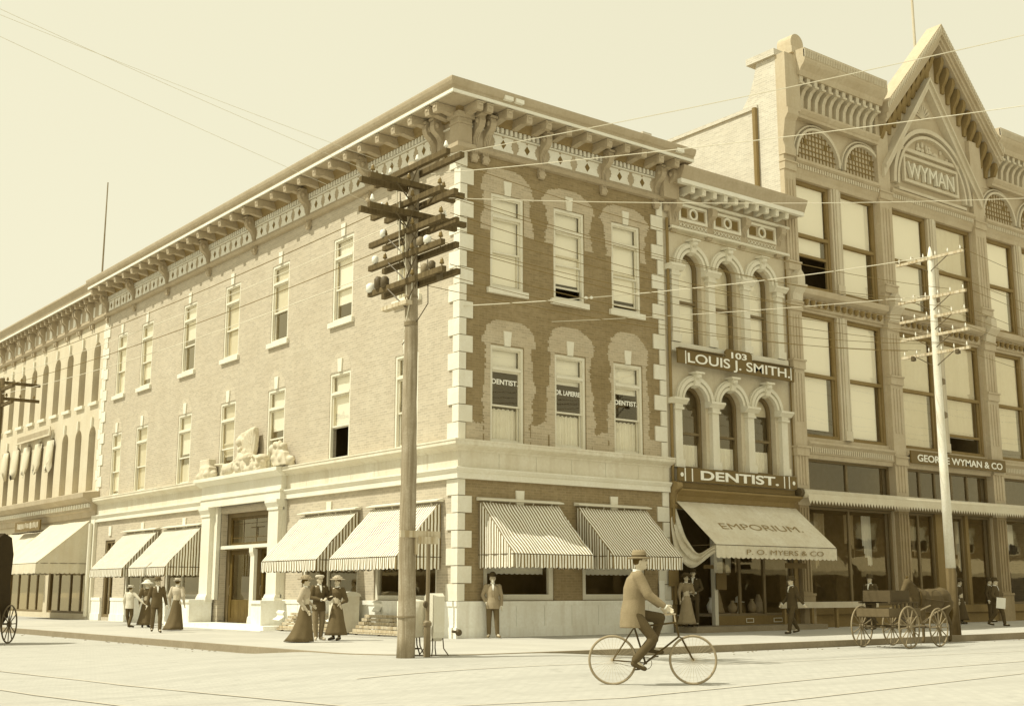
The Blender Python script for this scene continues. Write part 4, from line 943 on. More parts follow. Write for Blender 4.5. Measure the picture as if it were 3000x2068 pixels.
for k,x in enumerate(FW):
    archwin(fl,FL,x,.45,10.1,12.95,11.5,[.48,.45,.45,.5,.4,.45,.5,.4,.5,.4,.4][k],0,fm=FRAMED,w=-.36); 
    archwin(fl,FL,x,.45,5.95,8.95,7.3,.35,.3 if k<3 else 0,fm=FRAMED,w=-.36)
    for z in(12.95,8.95): MB().plate(FL,[(x-.05,z-.03),(x+.05,z-.03),(x+.07,z+.42),(x-.07,z+.42)],0,.1).build('keystone',CREAML,fl)
    MB().box(FL,x-.55,x+.55,0,.12,9.93,10.08).build('sill',CREAML,fl)
    if 2<k<8:
        m=MB(); rn=random.Random(k)
        m.loft([[FL(x+.55*math.cos(a)*(1-.3*t)+.0,.1+.25*abs(math.sin(a))*(.4+t*.6),8.8-1.3*t+.3*math.sin(a*3+k)*t) for a in [2*PI*q/14 for q in range(14)]] for t in(0,.25,.5,.75,1)])
        o=m.build('window_awning',CANV,fl,smooth=True)
c4=MB().prism(FL,[(0,15.1),(.6,15.1),(.66,15.2),(.7,15.4),(.85,15.55),(.85,15.62),(0,15.66)],UL+.1,50).build('cornice',PAINT,fl)
MB().box(FL,UL+.05,50,0,.1,14.0,15.1).prism(FL,[(0,13.9),(.14,13.9),(.2,14.0),(0,14.1)],UL+.05,50).build('frieze',PAINT,c4)
MB().prism(FL,[(.58,15.1),(.67,15.1),(.67,15.18),(.58,15.18)],UL+.1,50).build('cornice_fillet',PANEL,c4)
for i in range(12):
    for q in(-.12,.14): console(FL,30.3+1.78*i+q,c4,z0=13.65,z1=14.9,w=.42,th=.14)
for i in range(32): modill(FL,28.9+.66*i,c4,z=14.97,w0=.1,w1=.55,th=.16)
m=MB()
for i in range(22): m.plate(FL,[(29.0+.9*i,14.2),(29.35+.9*i,14.2),(29.35+.9*i,14.7),(29.0+.9*i,14.7)],.1,.115)
each(m,'frieze_panel',PANEL,c4)
m=MB()
for i in range(17):
    l=.3 if i%2 else .15; m.box(FL,UL+.03,UL+.03+l,0,.035,5.9+i*.47,5.9+(i+1)*.47-.02)
each(m,'quoin',QUOIN,fl)
m=MB().prism(FL,[(0,4.7),(.15,4.7),(.2,4.95),(.3,5.0),(.3,5.3),(.5,5.4),(.75,5.55),(.78,5.75),(0,5.85)],28.0,50); s4=m.build('shop_cornice',PAINT,fl)
m=MB()
for i in range(60): m.box(FL,28.3+.35*i,28.45+.35*i,.3,.42,5.12,5.3)
m.build('dentils',PANEL,s4)
for a,b in((28.6,34.4),(35,41),(41.6,48)): shopwin(fl,FL,a,b,.4,4.4,mul=(a+1.4,a+2.8,a+4.4),fm=FRAMED,t=.1)
m=MB(); m.box(FL,28.05,28.55,-.1,.14,.16,4.7).tube([FL(28.3,.22,.3),FL(28.3,.22,4.4)],.09,10); m.build('pier',CREAML,fl)
MB().box(FL,35.0,40.6,.2,.26,9.05,9.5).build('name_board',CREAM,fl)
m=MB()
for i in range(26): m.box(FL,35.2+.2*i,35.28+.2*i,.26,.28,9.15,9.4)
m.build('board_lettering',PAINT,fl)
r=awning(FL,35.2,40.8,4.3,3.1,2.8,1.2,'smaller pale awning beyond the large plain white one',striped=False,mt=CANV,hood=False)
o=MB().box(FL,34.5,38.5,.5,.58,4.35,4.85).build('shop_sign',SIGNB,None,loc=FL(36,.55,4.6)); props(o,'dark shop sign with blurred pale lettering beneath the stone band at far left','sign')
m=MB(); rn=random.Random(12)
for i in range(16): # lettering too blurred to read: worn pale strokes only
    u=34.8+.215*i; m.box(FL,u,u+.05+.05*rn.random(),.58,.588,4.45+.06*rn.random(),4.72+.05*rn.random())
m.build('worn_lettering',LETS,o)

# ================================================================ low rows across the streets, seen mirrored in the shop glass
def row(F0,nm,label,u0,u1,n):
    r=empty(nm,F0((u0+u1)/2,0,0),0,label,'building')
    m=MB(); hs=[(u0+(u1-u0)*(i+.3)/n,u0+(u1-u0)*(i+.7)/n,4.1,6.0) for i in range(n)]+[(u0+(u1-u0)*(i+.08)/n,u0+(u1-u0)*(i+.92)/n,.6,3.2) for i in range(n)]
    wall(m,F0,u0,u1,0,6.9,hs,0,.3); m.quad(F0(u0,0,0),F0(u0,-9,0),F0(u0,-9,6.9),F0(u0,0,6.9)).quad(F0(u1,0,0),F0(u1,-9,0),F0(u1,-9,6.9),F0(u1,0,6.9)).quad(F0(u0,0,6.9),F0(u1,0,6.9),F0(u1,-9,6.9),F0(u0,-9,6.9)).quad(F0(u0,-9,0),F0(u1,-9,0),F0(u1,-9,6.9),F0(u0,-9,6.9))
    m.build('wall',BRICK,r); MB().box(F0,u0,u1,-2,-1.9,.1,6.8).build('interior',ROOM,r)
    MB().prism(F0,[(0,6.7),(.4,6.8),(.45,7.0),(0,7.0)],u0,u1).build('cornice',PAINT,r)
    for i in range(n):
        a=u0+(u1-u0)*(i+.08)/n; b=u0+(u1-u0)*(i+.92)/n
        m=MB(); m.quad(F0(a,.05,3.7),F0(b,.05,3.7),F0(b,1.3,2.7),F0(a,1.3,2.7)).quad(F0(a,1.3,2.7),F0(b,1.3,2.7),F0(b,1.3,2.4),F0(a,1.3,2.4)); m.build('shop_awning',CANV,r)
        a=u0+(u1-u0)*(i+.3)/n; b=u0+(u1-u0)*(i+.7)/n; m=MB(); frame(m,F0,a,b,4.1,6.0,.1,-.2,-.1); o=m.build('window',FRAME,r); MB().quad(F0(a,-.22,4.9),F0(b,-.22,4.9),F0(b,-.22,6),F0(a,-.22,6)).build('blind',BLIND,o)
row(lambda u,w,z:(u,-24.6+w,z),'shop_row','low brick shop row across the main street, mirrored in the shop glass',1,97,16)
row(lambda u,w,z:(-24.6+w,u,z),'shop_row','low brick shop row across the side street, beyond the left edge',-3,45,8)
# ================================================================ poles and wires
def sag(a,b,s,n=14):
    a=Vector(a);b=Vector(b); return [a.lerp(b,i/n)-Vector((0,0,s*4*(i/n)*(1-i/n))) for i in range(n+1)]
def wire(a,b,s,label,light=False,r=.0075):
    S_=sag(a,b,s,16); o=MB().tube(S_,r,5).build('overhead_wire',WIREL if light else WIRED,None,loc=a); props(o,label,'wire','overhead wires strung between the poles')
    if r>=.013:
        q=S_[4]; MB().ell(q,(.06,.06,.05),8,6).ell(S_[4]+Vector((.12,-.1,.01)),(.05,.05,.045),8,6).build('insulator',PORC,o,smooth=True)
WIRED=mat('dark_wire',.2,.05,1,bump=0); WIREL=mat('pale_wire',.7,.05,1,bump=0)
def insul(par,p,m,h=.13,r=.045):
    MB().lathe(p,[(.012,-.02),(.012,.04),(r,.05),(r*1.05,.08),(r*.75,.1),(r*.8,.12),(r*.4,h+.03),(.01,h+.04)],10).build('insulator',m,par,smooth=True)
PX,PY=-6.39,-7.33
tp=empty('telephone_pole',(PX,PY,.15),0,'tall weathered telephone pole at the corner kerb crowded with crossarms','pole')
n=24; pts=[];R=[]
for i in range(n+1):
    z=.1+9.95*i/n; pts.append((PX+.012*math.sin(z*2.1),PY+.012*math.cos(z*1.7),z)); R.append(.178-.066*(z/10)+.004*math.sin(z*7))
m=MB().tube(pts,R,18); 
ps=m.build('shaft',WOODP,tp,smooth=True)
MB().tube([(PX,PY,.9),(PX,PY,.93)],[.183,.183],18).tube([(PX,PY,6.62),(PX,PY,6.7)],[.14,.14],18).tube([(PX,PY,7.2),(PX,PY,7.24)],[.136]*2,18).build('iron_band',IRONL,tp)
def arm(par,F,c,z,L0,L1,off,th=.11,mt=None,x0=None):
    # F==0: along X ; 1: along Y
    m=MB(); mt=mt or WOODD
    if F==0: m.box(ID,PX+L0,PX+L1,PY+off-.05,PY+off+.05,z-th/2,z+th/2)
    else: m.box(ID,PX+off-.05,PX+off+.05,PY+L0,PY+L1,z-th/2,z+th/2)
    o=m.build('crossarm',mt,par); o.data.materials[0]=mt
    return o
def arms(axis,z,L0,L1,nins,pale=True,cans=False,mt=None,skip=0):
    for off in(-.17,.17): arm(tp,axis,0,z,L0,L1,off,mt=mt)
    rn=random.Random(int(z*10))
    for i in range(nins):
        t=L0+.08+(L1-L0-.16)*i/(nins-1)
        if abs(t)<.2: continue
        off=.17 if (i%2) else -.17
        p=(PX+t,PY+off,z+.06) if axis==0 else (PX+off,PY+t,z+.06)
        insul(tp,p,PORC if (pale and rn.random()<.75) else GLD)
    for s in(-1,1): # iron braces
        a=(PX+s*.55,PY-.22,z-.04) if axis==0 else (PX-.22,PY+s*.55,z-.04)
        MB().tube([a,(PX+(0 if axis==0 else -.15),PY-(.15 if axis==0 else 0),z-.5)],.014,6).build('brace',IRON,tp)
arms(0,9.52,-1.15,1.15,6,mt=WOODD); arms(0,8.9,-1.15,1.2,6)
arms(1,9.85,-1.5,1.2,6,mt=WOODD); arms(1,9.15,-1.3,1.3,6,pale=False); arms(1,8.55,-1.35,1.35,6,pale=False); arms(1,8.05,-1.35,1.35,6,pale=False); arms(1,7.5,-1.4,1.35,6,pale=False)
m=MB(); m.box(ID,PX-.26,PX-.1,PY-.2,PY+.75,7.02,7.1); m.build('short_crossarm',PLANK,tp)
for i,(dx,dy,z,r_,h,mt) in enumerate(((-.2,1.25,7.5,.1,.2,PORC),(-.2,.95,7.52,.09,.26,IRON),(-.2,.7,7.5,.09,.24,IRON),(-.15,-.7,7.52,.08,.2,IRONL),(-.15,-.95,7.55,.07,.18,IRON),(-.1,-1.15,7.3,.06,.2,IRON),(-.2,1.1,8.1,.07,.16,PORC),(-.2,.8,8.6,.07,.16,PORC),(-.2,-.6,8.1,.08,.18,IRONL),(-.2,-.85,8.1,.08,.16,PORC))):
    MB().lathe((PX+dx,PY+dy,z+.02),[(r_*.6,0),(r_,.03),(r_,h*.8),(r_*.5,h),(.01,h)],12).build('fuse_box',mt,tp,smooth=True)
for i in range(8): # drop cables beside the shaft
    x=PX-.17-.03*(i%3)+.05*i*(i%2); y=PY+(.35-.1*i); z0=9.7-.25*i; o=MB().tube([(x,y,z0),(x+.02,y,z0-.9),(PX-.1,PY+.05*(i-4),z0-1.7)],.011,5).build('drop_cable',IRON if i%2 else WIREL,tp)
# wooden street-name boards on the pole
MB().box(ID,PX+.05,PX+.12,PY-.16,PY-.2,2.1,2.45).build('side_board',PLANK,tp)
m=MB().box(ID,PX-.3,PX+.62,PY-.215,PY-.18,2.42,2.55).box(ID,PX+.1,PX+.55,PY-.25,PY-.215,2.3,2.44); m.build('street_board',PLANK,tp)
# iron post beside the pole
o=empty('iron_post',(-5.87,-7.28,.15),0,'slim dark iron post with a thicker sleeve just right of the big pole','post')
MB().tube([(-5.87,-7.28,.8),(-5.86,-7.28,2.6)],.04,10).build('upper_tube',IRONL,o); MB().tube([(-5.87,-7.28,.12),(-5.87,-7.28,.76)],.07,12).lathe((-5.87,-7.28,.74),[(.085,0),(.085,.06),(.05,.1)],12).build('sleeve',IRONL,o)
MB().ell((-5.93,-7.3,1.15),(.05,.05,.07)).build('lamp_knob',IRON,o)
# barrel shaped bin on curved legs
o=empty('street_bin',(-5.75,-6.9,.15),0,'pale drum shaped street bin on curved iron legs behind the pole','bin')
MB().lathe((-5.9,-6.75,.5),[(.2,0),(.27,.04),(.28,.35),(.28,.7),(.25,.72),(.0,.76)],20).build('drum',FRAME,o,smooth=True)
m=MB()
for a in range(4):
    t=a*PI/2+.4; m.tube([(-5.9+.2*math.cos(t),-6.75+.2*math.sin(t),.55),(-5.9+.22*math.cos(t),-6.75+.22*math.sin(t),.35),(-5.9+.33*math.cos(t),-6.75+.33*math.sin(t),.16)],.014,6)
m.lathe((-5.9,-6.75,.28),[(.2,0),(.2,.02),(.19,.02),(.19,0)],16); m.build('legs',IRON,o)
o=empty('mail_box',(-5.66,-7.15,.15),0,'tall pale sheet metal box with rounded bottom standing right of the iron post','box')
MB().prism(lambda u,w,z:(-5.62+u*.8,-7.15-w+u*.0,z),[(-.16,.62),(-.12,.5),(-.04,.44),(.06,.44),(.14,.5),(.17,.62),(.17,1.3),(.1,1.36),(-.1,1.36),(-.16,1.3)],-.16,.16).build('casing',FRAME,o)
m=MB()
for sx,sy in((-1,-1),(1,-1),(-1,1),(1,1)): m.tube([(-5.62+sx*.12,-7.15+sy*.13,.5),(-5.62+sx*.13,-7.15+sy*.15,.3),(-5.62+sx*.2,-7.15+sy*.22,.165)],.012,6)
m.build('legs',IRON,o)
# utility box against the wall
o=empty('kiosk_box',(-1.0,5.0,.16),0,'pale upright kiosk box with a rounded lid against the sunlit wall','box')
MB().box(ID,-.9,-.3,4.6,5.35,.2,1.25).build('casing',STONE,o); MB().prism(lambda u,w,z:(-.6+w,u,z),[(.32,1.25)]+[(.34*math.cos(a),1.25+.14*math.sin(a)) for a in [PI*i/8 for i in range(9)]]+[(-.32,1.25)],4.55,5.4).build('lid',QUOIN,o); MB().box(ID,-.93,-.9,4.62,4.75,.22,1.23).build('door_edge',QUOIN,o)
for a,b,l in((5.5,8.9,'long pale slatted bench along the wall behind the talking trio'),(1.4,4.3,'slatted bench partly hidden behind the telephone pole')):
    o=empty('bench',(-.5,(a+b)/2,.16),0,l,'bench')
    m=MB()
    for i in range(5): m.box(FL,a,b,.26+.1*i,.29+.1*i,.64-.1*i,.725-.1*i)
    m.build('backrest',PLANK,o)
    m=MB()
    m.box(FL,a,b,.7,.8,.2,.23); m.build('seat',PLANK,o)
    for u in(a+.2,(a+b)/2,b-.2):
        m=MB().prism(FL,[(.2,.16),(.26,.16),(.25,.7),(.2,.7)],u-.03,u+.03).prism(FL,[(.26,.6),(.72,.16),(.66,.16),(.24,.56)],u-.03,u+.03); m.build('leg',IRONL,o)
for i,(u,z,a,l) in enumerate(((3.9,.8,.2,'white paper bill propped on the plinth above the bench'),(5.7,.5,.5,'crumpled white poster sheet lying against the bench slats'),(9.2,.5,.3,'pale sheet of paper leaning at the end of the bench by the entrance'))):
    m=MB(); n=6
    for j in range(n):
        f=lambda j:(.12+.06*math.sin(j*1.2+i)); z0=z-.02+.05*j; m.quad(FL(u-.25,f(j)+.5*(i>0)-j*.03*(i>0),z0),FL(u+.2,f(j)+.5*(i>0)-j*.03*(i>0),z0+.02),FL(u+.2+a*.2,f(j+1)+.5*(i>0)-(j+1)*.03*(i>0),z0+.07),FL(u-.2,f(j+1)+.5*(i>0)-(j+1)*.03*(i>0),z0+.05))
    o=m.build('paper_sheet',PAPER,None,loc=FL(u,.2,z)); props(o,l,'paper')
o=empty('standpipe',(-.1,-.2,.3),0,'small dark pipe outlet low on the corner plinth beside the bowler hatted man','pipe')
m=MB().lathe((0,0,0),[(.03,0),(.08,.02),(.09,.06),(.08,.11),(.03,.12)],12); m.v=[(-.05+z_,-.2-0*x,.3+x) if 0 else (-.1+x,-.15-z_,.32+y) for x,y,z_ in m.v]; m.build('flange',IRON,o,smooth=True); MB().tube([(-.3,-.2,.35),(-.1,-.2,.33),(0,-.08,.33)],.035,8).build('nozzle',IRON,o)
# second pole
p2=empty('utility_pole',(12.5,-6.95,.16),0,'tall pole painted white above a dark base in front of the big store','pole')
MB().tube([(12.5,-6.95,.0),(12.48,-6.95,1.0),(12.47,-6.95,2.05)],[.165,.15,.145],14).build('dark_base',WOODD,p2,smooth=True)
MB().tube([(12.47,-6.95,2.05),(12.45,-6.95,5),(12.45,-6.95,8.5),(12.47,-6.95,11.3),(12.47,-6.95,11.62)],[.14,.125,.11,.095,.02],14).build('white_shaft',WOODW,p2,smooth=True)
for z in(11.25,10.05,9.45,8.9,8.35):
    MB().box(ID,12.37,12.45,-8.1,-5.8,z-.045,z+.035).build('crossarm',PLANK,p2)
    for i in range(6):
        y=-8.0+.42*i
        if abs(y+6.95)>.2: insul(p2,(12.41,y,z+.035),PORC,h=.11,r=.022)
    MB().tube([(12.38,-7.6,z-.03),(12.38,-7.0,z-.4)],.014,5).build('brace',IRON,p2); MB().tube([(12.38,-6.3,z-.03),(12.38,-6.9,z-.4)],.014,5).build('brace',IRON,p2)
for y in(-7.7,-6.2): MB().lathe((12.4,y,8.2),[(.02,0),(.08,.02),(.08,.14),(.02,.16)],10).build('fuse_box',IRON,p2)
for z in(9.9,9.3,8.7,7.4,6.4): MB().lathe((12.6,-7.0,z),[(.02,0),(.09,.02),(.09,.16),(.03,.2)],8).build('transformer',IRONL,p2)
# far left pole
p3=empty('utility_pole',(-6.8,19.9,.16),0,'distant utility pole with two crossarms at the far left edge','pole')
MB().tube([(-6.8,19.9,0),(-6.8,19.9,9.2)],[.16,.1],10).build('shaft',WOODD,p3,smooth=True)
for z in(9.05,8.45):
    MB().box(ID,-8.2,-5.4,19.85,19.95,z-.06,z+.05).box(ID,-6.85,-6.75,18.4,21.4,z-.35,z-.24).build('crossarm',WOODD,p3)
    for i in range(6): insul(p3,(-8.1+.5*i,19.9,z+.05),GLD)
MB().tube([(-6.8,16.3,.1),(-6.8,16.3,9.1)],.0001,3) 
# flagpoles
o=MB().tube([(.35,30.6,15.5),(.35,30.6,21.2)],[.05,.03],8).build('flagpole',WOODP,None,loc=(.35,30.6,15.5)); props(o,'thin bare flagpole on the roof at the far end of the brick building','flagpole')
o=MB().tube([(28.5,3.5,19),(28.5,3.5,32)],[.09,.05],8).build('flagpole',WYL,None,loc=(28.5,3.5,19)); props(o,'pale flagpole rising behind the steep gable','flagpole')
# wires between the two poles on the main street
k=0
for zi,(z1_,z2_) in enumerate(((9.25,9.55),(8.65,9.0),(8.15,8.45),(7.6,8.4),(9.95,10.1))):
    for y in ((-1.1,.55) if zi%2 else (-.65,1.05)):
        k+=1; wire((PX+.17,PY+y,z1_+.1),(12.41,-6.95+y*.9,z2_+.1),.35+.05*(k%4),'dark wire number from the corner pole to the white pole'.replace('number ','')); 
        bpy.context.scene.collection.objects[-1]['label']='dark wire running from the corner pole to the white pole'
for z in(11.3,10.1,9.5,8.95):
    for y in(-1,.6): wire((12.41,-6.95+y,z+.1),(52,-7.2+y,z-.3),.9,'dark wire leaving the white pole along the street to the right')
for i in range(4): wire((PX+.9-.5*i,PY-.17,9.65),(-19-.9*i,-30,10.6+.2*i),.3,'pale wire from the corner pole rising overhead toward the viewer',True,.011) if 0 else None
# wires to the upper left: to an unseen pole across the side street
for i,(z,dx) in enumerate(((9.6,-1.05),(9.0,-1.05),(9.9,-.1))):
    wire((PX+dx,PY+.1*i,z+.05),(-22,-10+1.5*i,11.2+.5*(i%3)),.15,'pale wire from the corner pole running up to the left over the sky',True,.004)
for i in range(4):
    wire((PX+.17,PY+1.0-.1*i,8.1+.45*i),(-6.8-.4*i,19.9,8.6+.15*i),.25,'thin wire from the corner pole back along the sunlit side street',i%2==0,.01)
# heavy light cables from pole crossing the shaded facade up to the right
for i,(z,y,ex,ey,ez) in enumerate(((9.9,-.8,6,-24,12.8),(9.6,-.5,9,-22,12.0),(9.3,.2,14,-14,11.9))):
    wire((PX+.1,PY+y,z+.1),(ex,ey,ez),.25,'pale cable rising from the corner pole to the upper right across the shaded facade',True,.009)
wire((.1,-.05,9.3),(12.4,-6.95,11.3),.2,'pale span wire from the corner quoins to the top of the white pole',True,.014)
wire((-.0,2.6,9.15),(12.4,-6.95,10.1),.15,'thin span wire from the sunlit wall to the white pole',True,.01)
0 and wire((PX,PY,6.68),(-.02,21.5,9.7),.2,'thin dark wire from the pole to the far part of the sunlit wall',False,.009)
0 and wire((PX,PY,7.2),(-.02,8,9.6),.1,'thin dark wire from the pole to the middle of the sunlit wall',False,.009)
# ================================================================ people
def ringpts(c,rx,ry,n=18,ph=0,wav=0,k=6): return [(c[0]+rx*math.cos(2*PI*i/n)*(1+wav*math.sin(k*2*PI*i/n+ph)),c[1]+ry*math.sin(2*PI*i/n)*(1+wav*math.sin(k*2*PI*i/n+ph)),c[2]) for i in range(n)]
def person(label,loc,yaw,h=1.72,fem=False,P={},top=.16,bottom=.16,hat='bowler',hatc=.14,collar=True,skirt=None,shoes=.13,hair=None,vest=False,coatlen=.78,beard=False,train=0,vox=.011,tie=False,hood=None,cuff=None,bulk=1.0):
    r=empty('person',loc,yaw,label,'person',scale=h/1.75)
    J=dict(pel=(0,0,.95),che=(0,0,1.28),nec=(0,0,1.46),hea=(.02,0,1.61),shL=(0,.18,1.4),shR=(0,-.18,1.4),elL=(-.04,.25,1.13),elR=(-.04,-.25,1.13),haL=(.04,.26,.88),haR=(.04,-.26,.88),hiL=(0,.09,.92),hiR=(0,-.09,.92),knL=(.02,.1,.5),knR=(.02,-.1,.5),anL=(0,.1,.09),anR=(0,-.1,.09),toL=(.17,.13,.04),toR=(.17,-.13,.04))
    J.update(P); V={k:Vector(v) for k,v in J.items()}
    m=MB(); hc=V['hea']
    m.ell(hc,(.092,.075,.118),16,12).ell(hc+Vector((.02,0,-.06)),(.07,.055,.07)).cap(V['nec']-Vector((0,0,.08)),hc-Vector((.01,0,.07)),.055,.05)
    m.ell(hc+Vector((.098,0,-.012)),(.022,.014,.026),8,6).ell(hc+Vector((.085,0,-.055)),(.015,.028,.009),8,6).ell(hc+Vector((.07,0,-.095)),(.03,.03,.02),8,6)
    for s in(-1,1): m.ell(hc+Vector((-.005,s*.078,-.01)),(.022,.012,.034),8,6)
    m.cap(V['che'],V['pel'],.13,.12).cap(V['nec']-Vector((0,0,.05)),V['che'],.07,.14).cap(V['shL'],V['shR'],.055,.055)
    for s in'LR':
        m.cap(V['sh'+s],V['el'+s],.045,.036).cap(V['el'+s],V['ha'+s],.036,.025).cap(V['hi'+s],V['kn'+s],.075,.05).cap(V['kn'+s],V['an'+s],.05,.035).cap(V['an'+s],V['to'+s],.035,.03)
        d=(V['ha'+s]-V['el'+s]).normalized(); sgn=1 if s=='L' else -1
        a=d.cross(Vector((1,0,0))); a=a.normalized() if a.length>.3 else Vector((0,0,1)); pn=a.cross(d)
        w=V['ha'+s]; m.ell(w+d*.045,(.034,.02,.045),10,8,rot=Matrix((pn,a,d)).transposed())
        for i,(o,l) in enumerate(((-.028,.066),(-.01,.078),(.01,.073),(.028,.056))):
            b=w+d*.08+pn*o; k=b+d*l*.5+a*(-sgn*.006); m.cap(b-d*.02,k,.0095,.009,8).cap(k,k+d*l*.42-a*sgn*.016,.009,.0075,8)
        t0=w+d*.025+pn*.03; t1=t0+pn*.028+d*.035; m.cap(t0,t1,.012,.01,8).cap(t1,t1+d*.028,.01,.008,8)
    m.build('body',SKIN,r,local=True,remesh=vox*.75)
    m=MB()
    for s in(-1,1): m.ell(hc+Vector((.084,s*.031,.012)),(.008,.014,.008),8,6)
    m.build('eyes',HAIRD,r,local=True); MB().ell(hc+Vector((.094,0,-.056)),(.007,.024,.004),8,4).build('mouth',HAIRD,r,local=True)
    m=MB(); m.ell(hc+Vector((-.02,0,.025)),(.092,.083,.108),16,10)
    if fem: m.ell(hc+Vector((-.085,0,.0)),(.06,.06,.055)).ell(hc+Vector((-.02,0,.05)),(.1,.1,.075))
    m.build('hair',HAIRG if hair=='grey' else HAIRD,r,local=True,remesh=.012)
    if beard: MB().ell(hc+Vector((.075,0,-.062)),(.03,.045,.022)).ell(hc+Vector((.07,0,-.1)),(.035,.035,.035)).build('beard',HAIRG,r,local=True,remesh=.01)
    # upper garment
    m=MB(); c=V['che']; p=V['pel']; nk=V['nec']
    up=(c-p).normalized()
    def seg(t,rx,ry):
        q=p.lerp(nk,t); return ringpts(q,rx,ry,20)
    if fem:
        m.loft([seg(t,a,b) for t,a,b in((.12,.105,.125),(.3,.1,.12),(.5,.13,.15),(.72,.145,.17),(.88,.11,.165),(.98,.06,.08),(1.04,.05,.055))])
        for s in'LR': m.ell(V['sh'+s]-Vector((0,0,.05)),(.075,.07,.1)).cap(V['sh'+s],V['el'+s],.075,.07).cap(V['el'+s],V['ha'+s],.062,.035)
    else:
        zb=(p.z-coatlen*1.0)
        lowc=p+Vector((-.01,0,coatlen-.95))
        rows=[ringpts(lowc,.15*bulk,.2,20),ringpts(p,.145*bulk,.185,20)]+[seg(t,a*bulk,b) for t,a,b in((.3,.13,.165),(.6,.14,.185),(.85,.115,.18),(.98,.065,.09),(1.03,.055,.06))]
        m.loft(rows)
        for s in'LR': m.cap(V['sh'+s],V['el'+s],.072*bulk,.06*bulk).cap(V['el'+s],V['ha'+s]-(V['ha'+s]-V['el'+s]).normalized()*.01,.058*bulk,.044)
    m.build('blouse' if fem else ('shirt' if top>.5 else 'jacket'),cloth(top),r,local=True,remesh=.014)
    if not fem and top<.5:
        f=nk.lerp(c,.0); b=MB(); 
        q=lambda y,z,x=.0:Vector((nk.x+x,y,nk.z+z))
        b.v=[tuple(v) for v in (q(-.035,.01,.085),q(.035,.01,.085),q(.022,-.12,.142),q(0,-.2,.155),q(-.022,-.12,.142))]; b.f=[(0,1,2,3,4)]; b.build('shirt_front',PAPER,r,local=True)
        if vest:
            b=MB(); b.v=[tuple(c+Vector(v)) for v in((.15,-.04,.02),(.15,.04,.02),(.165,.09,-.36),(.165,-.03,-.36))]; b.f=[(0,1,2,3)]; b.build('waistcoat',cloth(.28),r,local=True)
        for s in'LR':
            d=(V['ha'+s]-V['el'+s]).normalized(); MB().tube([V['ha'+s]-d*.0,V['ha'+s]+d*.03],.036,10).build('cuff',PAPER,r,local=True)
    if collar: MB().tube([nk+Vector((0,0,.0)),nk+Vector((.004,0,.045))],.062,12).build('collar',PAPER,r,local=True)
    # lower garment
    if skirt:
        sc,len_=skirt; z0=V['pel'].z+.12; z1=.95-len_; m=MB(); rows=[]
        for i in range(11):
            t=i/10; rr=.105+.05*min(1,t*4)+(.17)*t**1.6; cx=-train*t**3*.5; q=ringpts((V['pel'].x+cx,V['pel'].y,z0+(z1-z0)*t),rr*(1+train*t**3*.9),rr*.98,36,i*.2,.05*t,7); rows.append(q)
        m.loft(rows); m.build('skirt',cloth(sc),r,local=True,smooth=True)
        MB().tube([(V['pel'].x,0,z0-.02),(V['pel'].x,0,z0+.03)],[.115,.112],20).build('belt',LEATH,r,local=True)
    else:
        m=MB(); m.ell(V['pel']+Vector((0,0,-.02)),(.12,.155,.1))
        for s in'LR': m.cap(V['hi'+s],V['kn'+s],.098,.075).cap(V['kn'+s],V['an'+s]+Vector((0,0,.02)),.075,.06)
        m.build('trousers',cloth(bottom),r,local=True,remesh=.014)
    for s in'LR':
        a,t=V['an'+s],V['to'+s]; d=(t-a); d.z*=.5
        m=MB().cap(a-Vector((.03,0,.03)),t,.042,.036).cap(a,a+Vector((0,0,.06)),.045,.045); m.build('shoe',cloth(shoes),r,local=True,remesh=.012)
    # hat
    top_=hc+Vector((-.012,0,.045)); hm=cloth(hatc)
    if hat=='bowler': m=MB().lathe(top_,[(.135,0),(.15,.012),(.135,.018),(.1,.02),(.102,.06),(.09,.105),(.05,.135),(.01,.14)],20,sx=1.05,sy=.92)
    elif hat=='fedora': m=MB().lathe(top_,[(.15,-.01),(.165,.01),(.15,.014),(.1,.02),(.1,.08),(.085,.12),(.03,.115),(.01,.11)],20,sx=1.08,sy=.92)
    elif hat=='boater': m=MB().lathe(top_,[(.16,0),(.165,.01),(.105,.015),(.105,.09),(.1,.095),(.01,.095)],20)
    elif hat=='cap': m=MB().lathe(top_,[(.095,0),(.12,.03),(.13,.055),(.1,.085),(.01,.09)],18); m.ell(top_+Vector((.1,0,.01)),(.06,.07,.012),12,6)
    elif hat=='wide': 
        m=MB().lathe(top_+Vector((0,0,.02)),[(.2,-.005),(.225,.012),(.2,.02),(.1,.03),(.1,.09),(.07,.12),(.01,.125)],24,sx=1.1,sy=.95)
        for i in range(12): a=2*PI*i/12; m.ell(top_+Vector((.12*math.cos(a),.11*math.sin(a),.06+.01*math.sin(i*2))),(.035,.035,.03),8,6)
    elif hat=='sun': m=MB().lathe(top_+Vector((0,0,.0)),[(.2,-.03),(.24,-.01),(.2,.02),(.13,.05),(.11,.1),(.05,.14),(.01,.145)],20)
    m=m.build('hat',hm,r,local=True,smooth=True)
    if hat in('boater','wide','fedora'): MB().lathe(top_+Vector((0,0,.018+.02*(hat=='wide'))),[(.106,0),(.106,.03)],20,sx=1.05,sy=.95).build('hat_band',cloth(.2),m,local=True)
    return r
g0=.16
def facecam(x,y,off=0): return math.atan2(CAM.y-y,CAM.x-x)+off
